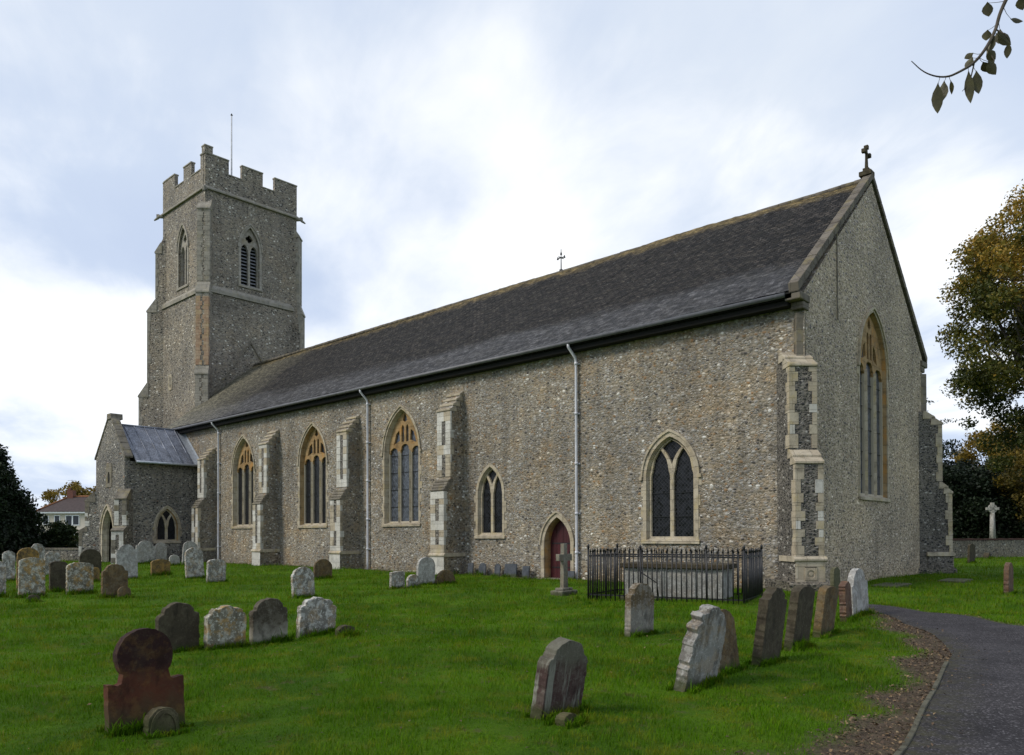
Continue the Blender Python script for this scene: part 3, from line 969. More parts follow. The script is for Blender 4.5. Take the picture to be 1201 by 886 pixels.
# carved square panel on the corner buttress foot
mb = MB()
d = Vector((1, -1, 0)).normalized(); p = Vector((-d.y, d.x, 0))
fr = (Vector((-.33, .04, 0)) + d*1.05, p, Vector((0, 0, 1)), d)
def circ(cx, cy, r, n=14): return [(cx + r*math.cos(2*math.pi*i/n), cy + r*math.sin(2*math.pi*i/n)) for i in range(n)]
mb.plate(fr, [(-.17, .31), (.17, .31), (.17, .64), (-.17, .64)], [circ(0, .475, .11)], -.02, .022, 0)
mb.plate(fr, circ(0, .475, .05), (), -.02, .022, 0)
mb.plate(fr, [(-.17, .66), (.17, .66), (.17, .685), (-.17, .685)], (), -.02, .02, 1)
mb.build('carved_panel', [M['limestone'], M['limestone_grey']], se, bevel=.006)

# ------------------------------------------------------------------ tower
TE, TW, TS, TN = -42.3, -49.1, 2.3, 9.4
mb = MB()
b = .14
mb.box(TW - b, TE + b, TS - b, TN + b, -.4, 18.45, 0)
# belfry stage, four plates with openings
BW = (1.46, 19.45, 22.1, 1.62)         # width, sill, spring, rise
cyE, cxS = 5.64, (TE + TW)/2
frE = ((TE, 0, 0), (0, 1, 0), (0, 0, 1), (1, 0, 0))
frW = ((TW, 0, 0), (0, 1, 0), (0, 0, 1), (-1, 0, 0))
frS = ((0, TS, 0), (1, 0, 0), (0, 0, 1), (0, -1, 0))
frN = ((0, TN, 0), (1, 0, 0), (0, 0, 1), (0, 1, 0))
th = .7
for fr, lo, hi, c in ((frE, TS, TN, cyE), (frW, TS, TN, cyE), (frS, TW + th, TE - th, cxS), (frN, TW + th, TE - th, cxS)):
    mb.plate(fr, [(lo, 18.3), (hi, 18.3), (hi, 25.6), (lo, 25.6)], [arch(BW[0], BW[2], BW[3], 12, BW[1], c)], -th, 0, 0)
mb.box(TW + .3, TE - .3, TS + .3, TN - .3, 25.55, 25.9, 1)
tower = mb.build('tower', [M['flint_tower'], M['lead']], church, merge=False)


def ringstring(mb, z0, z1, pr, pr_top, mi=0, ex=0.0):
    """square string course, prism with a sloped top"""
    a = [(TW - ex, TS - ex), (TE + ex, TS - ex), (TE + ex, TN + ex), (TW - ex, TN + ex)]
    def off(k): return [(TW - k, TS - k), (TE + k, TS - k), (TE + k, TN + k), (TW - k, TN + k)]
    L = [[(x, y, z) for x, y in off(o)] for o, z in ((-.1, z0), (pr, z0), (pr, z0 + (z1-z0)*.45), (pr_top, z1), (-.1, z1))]
    vs = [v for l in L for v in l]
    fs = []
    for i in range(5):
        j = (i+1) % 5
        for k in range(4):
            fs.append((i*4+k, i*4+(k+1) % 4, j*4+(k+1) % 4, j*4+k))
    mb.add(vs, fs, mi)


mb = MB()
for args in ((18.36, 18.95, .24, -.02), (25.46, 25.72, .15, .02)):
    mb = MB()
    ringstring(mb, *args)
    mb.build('string_course', [M['tower_stone']], tower, bevel=.015)

# battlements
mb = MB()
cap = MB()
zc, zm = 26.92, 27.92
pp = .22
def battle(fr, lo, hi, segs):
    pts = [(lo, 25.6), (hi, 25.6)]
    for (a, b_) in reversed(segs):
        pts += [(b_, zm), (a, zm)] if True else []
        if a > lo + .01: pts += [(a, zc)]
        k = segs.index((a, b_))
        if k > 0: pts += [(segs[k-1][1], zc)]
    # cleanup of corners
    mb.plate(fr, pts, (), -pp, .03, 0)
    for (a, b_) in segs:
        cap = MB()
        cap.plate(fr, [(a - .03, zm + .002), (b_ + .03, zm + .002), (b_ + .03, zm + .10), (a - .03, zm + .10)], (), -pp - .05, .07, 0)
        cap.build('merlon_capping', [M['tower_stone']], tower, bevel=.015)
    for k in range(len(segs)-1):
        cap = MB()
        cap.plate(fr, [(segs[k][1] - .0, zc + .002), (segs[k+1][0], zc + .002), (segs[k+1][0], zc + .09), (segs[k][1], zc + .09)], (), -pp - .05, .07, 0)
        cap.build('embrasure_sill', [M['tower_stone']], tower, bevel=.015)
sy = [(TS, 4.0), (4.98, 6.6), (7.56, TN)]
sxx = [(TW + pp, -47.05), (-45.6, -44.36), (-42.95, TE - pp)]
battle(frE, TS, TN, sy)
battle(frW, TS, TN, sy)
battle(frS, TW + pp, TE - pp, sxx)
battle(frN, TW + pp, TE - pp, sxx)
mb.box(TE - .42, TE + .05, TS - .05, TS + .52, 27.9, 28.42, 0)
cap = MB()
cap.box(TE - .45, TE + .08, TS - .08, TS + .55, 28.422, 28.52)
mb.build('battlement', [M['flint_tower']], tower, merge=False)
cap.build('corner_capping', [M['tower_stone']], tower, bevel=.015)


def belfry_window(fr, c):
    w, si, sp, ri = BW
    mb = MB()
    ring(mb, fr, arch(w - .02, sp, ri, 14, si, c), arch(w + .34, sp, ri + .20, 14, si, c), -.012, .03, 0)
    outer = arch(w - .02, sp, ri - .01, 14, si + .01, c)
    lw = .58
    hl = [light_head(lw, sp - .1, .46, si + .08, c + s*.36, .16) for s in (-1, 1)]
    quat = []
    for k in range(24):
        a = 2*math.pi*k/24
        r = .20 + .09*abs(math.cos(2*a))
        quat.append((c + r*math.cos(a), sp + .82 + r*math.sin(a)))
    mb.plate(fr, outer, hl + [quat], -.35, -.15, 0)
    hood(mb, fr, c, w, sp, ri, .15, .23, -.01, .09)
    O, U, V, N = (Vector(a) for a in fr)
    mb.plate(fr, [(c - w/2 - .2, si - .14), (c + w/2 + .2, si - .14), (c + w/2 + .2, si + .01), (c - w/2 - .2, si + .01)], (), -.3, .08, 0)
    z = si + .15
    while z < sp + .2:
        vs = []
        for u in (c - w/2 + .04, c + w/2 - .04):
            vs += [O + U*u + V*zz_ + N*dd for dd, zz_ in ((-.62, z + .14), (-.38, z - .02), (-.37, z + .01), (-.61, z + .17))]
        mb.add(vs, [(0, 1, 2, 3), (7, 6, 5, 4), (0, 4, 5, 1), (1, 5, 6, 2), (2, 6, 7, 3), (3, 7, 4, 0)], 1)
        z += .24
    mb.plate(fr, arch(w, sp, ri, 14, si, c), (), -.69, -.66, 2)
    mb.build('belfry_window', [M['belfry_stone'], M['louvre'], M['inside_shade']], tower)


belfry_window(frE, cyE)
belfry_window(frS, cxS)
belfry_window(frN, cxS)
# slit on the south face
mb = MB()
fr = ((0, TS - b, 0), (1, 0, 0), (0, 0, 1), (0, -1, 0))
mb.plate(fr, [(-47.62, 12.2), (-47.12, 12.2), (-47.12, 13.35), (-47.62, 13.35)], [[(-47.46, 12.4), (-47.28, 12.4), (-47.28, 13.15), (-47.46, 13.15)]], -.02, .05, 0)
mb.plate(fr, [(-47.46, 12.4), (-47.28, 12.4), (-47.28, 13.15), (-47.46, 13.15)], (), .004, .008, 1)  # dark sheet on the wall face, painted shade of the slit
mb.build('slit_window', [M['limestone'], M['inside_shade']], tower)
# scar of an older, steeper roof on the east face
mb = MB()
fr = ((TE + b, 0, 0), (0, 1, 0), (0, 0, 1), (1, 0, 0))
for sg in (-1, 1):
    c = 5.6
    mb.plate(fr, [(c, 15.35), (c, 15.5), (c + sg*3.2, 10.9), (c + sg*3.2, 10.75)], (), -.01, .07, 0)
mb.build('old_roof_scar', [M['limestone_grey']], tower)
TST = [(-.3, 11.9, 1.55, 12.9), (12.9, 18.2, .95, 19.1), (19.1, 22.6, .36, 23.3)]
for cx_, cy_, dx_, dy_ in ((TE, TS, 1, -1), (TE, TN, 1, 1), (TW, TS, -1, -1), (TW, TN, -1, 1)):
    st = TST
    if dx_ > 0: st = [(-.3, 12.6, .60, 13.1), (13.1, 18.2, .50, 18.9), (18.9, 24.0, .28, 24.5)]
    d = Vector((dx_, dy_, 0)).normalized()
    p = Vector((-d.y, d.x, 0))
    side = (Vector((cx_, cy_, 0)), d, Vector((0, 0, 1)), p)
    w = .84
    prof = [(-.9, -.3), (st[0][2], -.3)]
    for k, (z0, z1, pr, zt) in enumerate(st):
        nxt = st[k+1][2] if k+1 < len(st) else 0
        prof += [(pr, z1), (nxt, zt) if nxt else (-.46, zt + .46*(zt-z1)/pr)]
    prof += [(-.9, prof[-1][1])]
    mb = MB()
    mb.plate(side, prof, (), -w/2, w/2, 0)
    bo = mb.build('tower_buttress', [M['flint_tower']], church)
    bo.parent = tower
    qn = MB()
    rr = random.Random(int(cx_*3 + cy_))
    for k, (z0, z1, pr, zt) in enumerate(st):
        fr = (Vector((cx_, cy_, 0)) + d*pr, p, Vector((0, 0, 1)), d)
        z = max(z0 + .1, 0)
        jj = 0
        while z < z1 - .05:
            hh = min(rr.uniform(.26, .42), z1 - z)
            for s_ in (-1, 1):
                win_ = w/2*(rr.uniform(.62, .75) if (jj + (s_ > 0)) % 2 else rr.uniform(.85, 1.0))
                a, b_ = sorted((s_*w/2*1.01, s_*(w/2 - win_)))
                mi = 1 if (13.0 < z < 17.6 and dx_ > 0 and dy_ < 0) else 0
                qn.plate(fr, [(a, z+.004), (b_, z+.004), (b_, z+hh-.004), (a, z+hh-.004)], (), -.01, .02, mi)
                fw = rr.uniform(.08, min(.3, pr))
                sfr = (Vector((cx_, cy_, 0)) + p*(s_*w/2), d, Vector((0, 0, 1)), p*s_)
                qn.plate(sfr, [(pr-fw, z+.004), (pr+.013, z+.004), (pr+.013, z+hh-.004), (pr-fw, z+hh-.004)], (), -.01, .015, mi)
            z += hh
            jj += 1
        nxt = st[k+1][2] if k+1 < len(st) else 0
        qn.plate(side, [(pr + .07, z1 - .06), (pr + .07, z1 + .04), (nxt + .0, zt + .04), (nxt - .1, zt + .04), (nxt - .1, z1 - .06)], (), -w/2 - .04, w/2 + .04, 0)
    qo = qn.build('tower_quoin', [M['tower_stone'], M['red_brick_quoin']], church)
    qo.parent = tower
# gargoyles
for (x, y, dx_, dy_) in ((TW, TS, -1, -1), (TE, TN, 1, 1), (TE, TS, 1, -1)):
    d = Vector((dx_, dy_, 0)).normalized()
    o = Vector((x, y, 25.45))
    L = .5 if (dx_, dy_) != (1, -1) else .25
    mb = MB()
    mb.tube([o - d*.2, o + d*.3, o + d*(L*.8) + Vector((0, 0, -.12)), o + d*(L + .15) + Vector((0, 0, -.3))], [.15, .13, .10, .05], 7)
    mb.box(-.1, .1, -.1, .1, -.1, .12, 0, Matrix.Translation(o + d*L*.7 + Vector((0, 0, .02))) @ Matrix.Rotation(math.atan2(d.y, d.x), 4, 'Z'))
    mb.build('gargoyle', [M['tower_stone']], tower)
mb = MB()
mb.tube([(-45.6, 5.9, 25.8), (-45.6, 5.9, 33.2)], [.075, .045], 8, 0)
mb.cone((-45.6, 5.9, 33.2), .09, .02, .14, 8, 1)
mb.build('flagpole', [M['pole'], M['iron']], tower)

# ------------------------------------------------------------------ porch
PX0, PX1, PY = -42.85, -38.3, -4.4
pcx = (PX0 + PX1)/2
mb = MB()
frF = ((0, PY, 0), (1, 0, 0), (0, 0, 1), (0, -1, 0))
frP = ((PX1, 0, 0), (0, 1, 0), (0, 0, 1), (1, 0, 0))
frQ = ((PX0, 0, 0), (0, 1, 0), (0, 0, 1), (-1, 0, 0))
PD = (-40.85, -.3, 1.75, 1.75, 1.45)
mb.plate(frF, [(PX0, -.4), (PX1, -.4), (PX1, 6.25), (pcx + .28, 8.72), (pcx - .28, 8.72), (PX0, 6.4)],
         [arch(PD[2], PD[3], PD[4], 14, -.3, PD[0])], -.30, 0, 0)
PW = (-1.92, 1.28, 1.36, 2.08, 1.2)
mb.plate(frP, [(PY + .30, -.4), (.0, -.4), (.0, 6.0), (PY + .30, 6.0)], [arch(PW[2], PW[3], PW[4], 12, PW[1], PW[0])], -.5, 0, 0)
mb.plate(frQ, [(PY + .30, -.4), (.0, -.4), (.0, 6.0), (PY + .30, 6.0)], (), -.5, 0, 0)
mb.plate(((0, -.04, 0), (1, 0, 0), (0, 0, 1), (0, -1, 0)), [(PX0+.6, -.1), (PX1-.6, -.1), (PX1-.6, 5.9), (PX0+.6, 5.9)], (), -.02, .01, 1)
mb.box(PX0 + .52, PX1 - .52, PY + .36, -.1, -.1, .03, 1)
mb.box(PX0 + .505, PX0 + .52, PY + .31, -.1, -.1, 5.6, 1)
porch = mb.build('porch', [M['flint_porch'], M['inside_shade']], church, merge=False)
# lead roof with rolls
mb = MB()
def pz(x): return 8.38 - (abs(x - pcx))*(2.36/2.70)
y0, y1 = PY + .50, .02
for sg in (-1, 1):
    xe = pcx + sg*2.72
    vs = [(pcx, y0, 8.38), (xe, y0, pz(xe)), (xe, y1, pz(xe)), (pcx, y1, 8.38)]
    vs += [(x, y, z - .10) for x, y, z in vs]
    mb.add(vs, [(0, 1, 2, 3), (7, 6, 5, 4), (0, 4, 5, 1), (1, 5, 6, 2), (2, 6, 7, 3), (3, 7, 4, 0)], 0)
    k = 0
    y = y0 + .25
    while y < y1 - .1:
        mb.tube([(pcx + sg*.05, y, 8.37), (xe, y, pz(xe) + .015)], .032, 6, 0)
        y += .62
    mb.tube([(xe + sg*.01, y0, pz(xe) - .05), (xe + sg*.01, y1, pz(xe) - .05)], .07, 8, 1)
mb.tube([(pcx, y0, 8.40), (pcx, y1, 8.40)], .06, 8, 0)
pr_ = mb.build('porch_roof', [M['lead'], M['lead_lip']], church)
pr_.parent = porch
mb = MB()
xe = pcx + 2.72
mb.add([(pcx, -.42, 8.39), (xe, -.42, pz(xe) + .012), (xe, -.02, pz(xe) + .012), (pcx, -.02, 8.39), (pcx, -.02, 8.6), (xe, -.02, pz(xe) + .2)],
       [(0, 1, 2, 3), (3, 2, 5, 4)], 0)
mb.build('flashing', [M['lead_lip']], porch, recalc=False)
# front gable coping
mb = MB()
for sg, zl in ((1, 6.2), (-1, 6.36)):
    x0, z0, x1, z1 = pcx + sg*2.42, zl - .02, pcx + sg*.26, 8.70
    nst = 6
    for k in range(nst):
        f0, f1 = k/nst, (k+1)/nst - .01
        q = [(x0 + (x1-x0)*f0, z0 + (z1-z0)*f0), (x0 + (x1-x0)*f1, z0 + (z1-z0)*f1)]
        q = q + [(q[1][0] + sg*.02, q[1][1] + .11), (q[0][0] + sg*.02, q[0][1] + .11)]
        mb.plate(frF, q, (), -.42, .05, 0)
mb.plate(frF, [(pcx - .34, 8.66), (pcx + .34, 8.66), (pcx + .30, 9.0), (pcx - .30, 9.0)], (), -.62, .08, 0)
mb.build('porch_coping', [M['limestone_grey']], porch, bevel=.015)
# doorway of the porch
mb = MB()
cx, si, w, sp, ri = PD
ring(mb, frF, arch(w - .02, sp, ri, 14, -.3, cx), arch(w + .40, sp, ri + .22, 14, -.3, cx), -.012, .03, 0)
A0, A1 = arch(w - .02, sp, ri, 14, -.3, cx), arch(w - .24, sp, ri - .12, 14, -.3, cx)
n = len(A0)
vs = [Vector((u, PY + .012, v)) for u, v in A0] + [Vector((u, PY + .22, v)) for u, v in A1] + [Vector((u, PY + .34, v)) for u, v in A1]
mb.add(vs, [(i, (i+1) % n, n+(i+1) % n, n+i) for i in range(n)] + [(n+i, n+(i+1) % n, 2*n+(i+1) % n, 2*n+i) for i in range(n)], 0)
hood(mb, frF, cx, w, sp, ri, .19, .27, -.01, .09)
mb.build('porch_doorway', [M['limestone']], porch)
mb = MB()
mb.plate(frF, [(-41.1, 4.55), (-40.2, 4.55), (-40.2, 6.0), (-41.1, 6.0)], [arch(.34, 5.2, .3, 8, 4.8, -40.65)], -.012, .04, 0)
mb.plate(frF, arch(.36, 5.2, .32, 8, 4.78, -40.65), (), .002, .006, 1)  # dark sheet on the gable face paints the shade inside the niche
mb.build('niche', [M['limestone_grey'], M['inside_shade']], porch)
pw = window(church, frP, PW[0], PW[1], PW[2], PW[3], PW[4], lights=2, trac='limestone', hoodm=True, band=.09, reveal=.22, frame='limestone_golden')
# re-home under the porch as one mesh part
def join_to(o, parent, name, label=None):
    kids = [c for c in col.objects if c.parent == o]
    bm = bmesh.new()
    mats = []
    for q in [o] + kids:
        me = q.data
        t = bmesh.new(); t.from_mesh(me)
        base = len(mats)
        mats += list(me.materials)
        for f in t.faces: f.material_index += base
        tmp = bpy.data.meshes.new('tmp'); t.to_mesh(tmp); t.free()
        bm.from_mesh(tmp)
        bpy.data.meshes.remove(tmp)
    me = bpy.data.meshes.new(name)
    bm.to_mesh(me); bm.free()
    for m_ in mats: me.materials.append(m_)
    r = bpy.data.objects.new(name, me)
    col.objects.link(r); r.parent = parent
    for q in kids + [o]: bpy.data.objects.remove(q)
    return r
join_to(pw, porch, 'porch_window')
for c_, d_ in (((PX1, PY, 0), (1, -1, 0)), ((PX0, PY, 0), (-1, -1, 0))):
    bo = buttress(church, c_, d_, .68, [(-.3, 1.9, .85, 2.15), (2.15, 3.75, .48, 4.35)], ('flint_porch', 'limestone_pale', 'flint_dark'), plinth=0, steps=1, seed=5, inset=.5, ashl='limestone_grey',
                  panels=([(.5, 1.6)], [(2.3, 3.0), (3.1, 3.6)]))
    join_to(bo, porch, 'porch_buttress')

# ------------------------------------------------------------------ ground
def gz(x, y):
    x = np.asarray(x, float); y = np.asarray(y, float)
    d = np.exp(-((x - 3)**2 + (y + 10)**2)/900.0)
    z = d*(.030*np.sin(x*.9 + 1.3) + .028*np.sin(y*1.1 + x*.4) + .02*np.sin(x*2.1 - y*1.7) + .010*np.sin(x*3.7 + y*2.9))
    z = z + .13*np.exp(-((x - 4.45)**2/.7 + (y + 9.0)**2/1.6)) + .04*np.exp(-((x - 4.6)**2/.5 + (y + 12.5)**2/5.0))
    z = z - .05*np.exp(-((x + 8.5)**2/40 + (y + .4)**2/2))
    return z
def gz1(x, y): return float(gz(x, y))


PL = [(7.75, -26), (7.35, -19), (7.12, -16.04), (6.86, -14.46), (6.51, -12.44), (6.35, -11.27), (5.94, -9.76), (5.43, -8.72), (4.72, -7.51), (4.0, -6.06), (3.32, -4.8), (2.75, -4.0)]
PR = [(10.6, -26), (10.3, -19), (10.1, -16), (9.7, -13.5), (9.3, -11.8), (8.8, -10.4), (8.0, -9.0), (7.2, -7.9), (6.37, -6.85), (5.76, -6.15), (4.98, -5.15), (3.95, -4.32), (3.05, -3.85), (2.75, -3.9)]


def resample(P, n):
    P = np.array(P, float)
    s = np.concatenate([[0], np.cumsum(np.hypot(*np.diff(P, axis=0).T))])
    t = np.linspace(0, s[-1], n)
    return np.stack([np.interp(t, s, P[:, 0]), np.interp(t, s, P[:, 1])], 1)


def smooth(P, k=2):
    P = np.array(P, float)
    for _ in range(k):
        Q = [P[0]]
        for a, b_ in zip(P[:-1], P[1:]):
            Q += [a*.75 + b_*.25, a*.25 + b_*.75]
        Q.append(P[-1])
        P = np.array(Q)
    return P


PLs, PRs = smooth(PL), smooth(PR)
PATHPOLY = np.vstack([PLs, PRs[::-1]])


def inside(poly, x, y):
    x = np.asarray(x); y = np.asarray(y)
    r = np.zeros(x.shape, bool)
    n = len(poly)
    for i in range(n):
        x0, y0 = poly[i]; x1, y1 = poly[(i+1) % n]
        if y0 == y1: continue
        c = ((y0 > y) != (y1 > y)) & (x < (x1-x0)*(y-y0)/(y1-y0) + x0)
        r ^= c
    return r


def dist_to(poly, x, y):
    d = np.full(np.shape(x), 1e9)
    for (x0, y0), (x1, y1) in zip(poly[:-1], poly[1:]):
        dx, dy = x1-x0, y1-y0
        t = np.clip(((x-x0)*dx + (y-y0)*dy)/(dx*dx + dy*dy + 1e-12), 0, 1)
        d = np.minimum(d, np.hypot(x-x0-t*dx, y-y0-t*dy))
    return d


def cnoise(x, y, s):      # cheap smooth noise for masks
    return (np.sin(x*s*1.0 + 1.7*np.sin(y*s*.8)) + np.sin(y*s*1.3 + 2.1*np.sin(x*s*.9 + 2)) + .6*np.sin((x+y)*s*2.3 + 1) + .5*np.sin((x*1.3-y)*s*3.1))/3.1


def dirt_mask(x, y):
    """bare, leaf-strewn soil in the crook of the path"""
    d = dist_to(PLs, x, y)
    wid = np.interp(y, [-22, -17, -15, -13.2, -11.5, -10, -8.8, -7.5, -6, -4.5], [.9, .80, .55, .50, .60, .75, .75, .45, .22, .1])
    wid = wid*(.74 + .5*cnoise(x, y, 3.1))
    m = np.clip((wid - d)/.34 + .5, 0, 1)
    m2 = np.clip((.10 + .05*cnoise(x, y, 5) - dist_to(PRs, x, y))/.08 + .5, 0, 1)
    w = np.clip((.35 + .12*cnoise(x, y, 2) - np.abs(y + .1))/.2 + .5, 0, 1)*((x < .5) & (x > -43))
    f = np.exp(-((x - 5.05)**2 + (y+9.9)**2)/.25)*0
    return np.maximum(np.maximum(m, m2*.8), w*.8)


xs = np.concatenate([-np.geomspace(700, 50, 22), np.arange(-48, -16, .8), np.arange(-16, 12, .12), np.geomspace(12, 700, 40)])
ys = np.concatenate([-np.geomspace(700, 30, 20), np.arange(-28, -22, .6), np.arange(-22, 1, .12), np.arange(1, 45, 1.1), np.geomspace(45, 700, 24)])
XX, YY = np.meshgrid(xs, ys, indexing='ij')
ZZ = gz(XX, YY)
V = np.stack([XX, YY, ZZ], -1).reshape(-1, 3)
ni, nj = XX.shape
ii, jj = np.meshgrid(np.arange(ni-1), np.arange(nj-1), indexing='ij')
F = np.stack([ii*nj+jj, (ii+1)*nj+jj, (ii+1)*nj+jj+1, ii*nj+jj+1], -1).reshape(-1, 4)


def fast_mesh(name, V, F, mats, attr=None, parent=None, smooth_=False):
    me = bpy.data.meshes.new(name)
    me.vertices.add(len(V))
    me.vertices.foreach_set('co', np.asarray(V, np.float32).ravel())
    k = F.shape[1]
    me.loops.add(F.size)
    me.loops.foreach_set('vertex_index', F.astype(np.int32).ravel())
    me.polygons.add(len(F))
    me.polygons.foreach_set('loop_start', np.arange(0, F.size, k, dtype=np.int32))
    me.polygons.foreach_set('loop_total', np.full(len(F), k, np.int32))
    if smooth_: me.polygons.foreach_set('use_smooth', np.ones(len(F), bool))
    for m_ in mats: me.materials.append(m_)
    me.update(calc_edges=True)
    for an, (dom, arr) in (attr or {}).items():
        a = me.attributes.new(an, 'FLOAT', dom)
        a.data.foreach_set('value', np.asarray(arr, np.float32))
    o = bpy.data.objects.new(name, me)
    col.objects.link(o)
    if parent is not None: o.parent = parent
    return o


def groundmat():
    m, g = mat('lawn')
    P = g('TexCoord').outputs['Object']
    c = g.mix(g.ramp(g.noise(P, .55, 6, .6), [(.40, 0.0), (.60, 1.0)]), (.038, .092, .003), (.074, .15, .005))
    c = g.mix(g.ramp(g.noise(P, 2.6, 6, .7), [(.50, 0.0), (.70, .7)]), c, (.11, .13, .012))
    c = g.mix(g.ramp(g.noise(g.mapping(P, (1, 1, 1), (7, 2, 0)), 3.3, 5, .7), [(.60, 0.0), (.68, .7)]), c, (.095, .085, .04))
    c = g.mix(1.0, c, g.ramp(g.noise(P, 60, 3, .7), [(.3, .6), (.7, 1.35)]), 'MULTIPLY')
    d = g('Attribute', attribute_name='dirt').outputs['Fac']
    dn = g.math('MULTIPLY', d, g.ramp(g.noise(P, 14, 4, .7), [(.25, .75), (.5, 1.0)]))
    dc = g.mix(g.ramp(g.noise(P, 12, 6, .75), [(.3, 0.0), (.7, 1.0)]), (.065, .050, .036), (.16, .12, .085))
    c = g.mix(dn, c, dc)
    finish(g, c, .95, g.noise(P, 30, 6, .8), .8, .05, spec=.1)
    return m


ground = fast_mesh('ground', V, F, [groundmat()], {'dirt': ('POINT', dirt_mask(V[:, 0], V[:, 1]))}, smooth_=True)
tag(ground, 'mown green churchyard lawn', kind='structure')


def pathmat():
    m, g = mat('old_asphalt')
    P = g('TexCoord').outputs['Object']
    c = g.mix(g.ramp(g.noise(P, 1.3, 6, .65), [(.3, 0.0), (.7, 1.0)]), (.027, .025, .027), (.052, .048, .050))
    sp = g('TexVoronoi', {'Vector': P, 'Scale': 75.0})
    c = g.mix(1.0, c, g.ramp(g('SeparateColor', {0: sp.outputs['Color']}).outputs[0], [(0, .6), (.6, 1.0), (.9, 1.5), (.97, 3.2)]), 'MULTIPLY')
    big = g.noise(g.mapping(P, (1, 1, 1), (3, 3, 0)), .9, 4)
    fl = g('TexVoronoi', {'Vector': P, 'Scale': 22.0})
    f1 = g.math('MULTIPLY', g.math('LESS_THAN', fl.outputs['Distance'], .22), g.math('GREATER_THAN', g('SeparateColor', {0: fl.outputs['Color']}).outputs[1], .72))
    f1 = g.math('MULTIPLY', f1, g.ramp(big, [(.42, 0.0), (.6, .7)]))
    c = g.mix(f1, c, (.21, .205, .21))
    ed = g('Attribute', attribute_name='edge').outputs['Fac']
    e2 = g.math('MULTIPLY', ed, g.ramp(g.noise(P, 7, 5, .75), [(.4, 0.0), (.62, .85)]))
    c = g.mix(e2, c, (.055, .052, .026))
    finish(g, c, .9, g.noise(P, 90, 3, .8), .6, .01, spec=.15)
    return m


nP, nW = 170, 26
L_, R_ = resample(PLs, nP), resample(PRs, nP)
vv, ee = [], []
for a, b_ in zip(L_, R_):
    for k in range(nW):
        f = k/(nW-1)
        x, y = a*(1-f) + b_*f
        cam_ = .025*(1 - (2*f-1)**2)
        vv.append((x, y, gz1(x, y) + .012 + cam_))
        ee.append(max(0, 1 - f*6) if a[1] < -8 else max(0, 1 - min(f, 1-f)*7)*.7)
vv = np.array(vv)
ii, jj = np.meshgrid(np.arange(nP-1), np.arange(nW-1), indexing='ij')
FF = np.stack([ii*nW+jj, ii*nW+jj+1, (ii+1)*nW+jj+1, (ii+1)*nW+jj], -1).reshape(-1, 4)
path = fast_mesh('path', vv, FF, [pathmat()], {'edge': ('POINT', ee)}, smooth_=True)
tag(path, 'dark asphalt churchyard path curving to the right', kind='structure')

# kerb along the near left side of the path
mb = MB()
kp = resample(PLs, 420)
kp = kp[(kp[:, 1] > -25) & (kp[:, 1] < -11.9)]
kd = M['kerb'] = simple('worn_kerb', (.075, .07, .045), .9, nscale=9, var=.45, bstr=.6)
s0 = 0
i = 0
while i + 7 < len(kp):
    a, b_ = kp[i], kp[i+7]
    d = (b_ - a); L = np.hypot(*d); d = d/L; p = np.array([-d[1], d[0]])
    q = [a + d*.006 + p*.022, a + d*.006 - p*.022, b_ - d*.006 - p*.022, b_ - d*.006 + p*.022]
    zt_ = [gz1(*a) + .032 + random.uniform(-.008, .006), gz1(*b_) + .032 + random.uniform(-.008, .006)]
    vs = [(*q[0], -.1), (*q[1], -.1), (*q[2], -.1), (*q[3], -.1), (*q[0], zt_[0]), (*q[1], zt_[0]), (*q[2], zt_[1]), (*q[3], zt_[1])]
    mb.add(vs, [(3, 2, 1, 0), (4, 5, 6, 7), (0, 1, 5, 4), (1, 2, 6, 5), (2, 3, 7, 6), (3, 0, 4, 7)], 0)
    i += 7
kerb = mb.build('path_kerb', [M['kerb']], bevel=.008, merge=False)
tag(kerb, 'narrow mossy kerb edging the left side of the path', kind='structure')


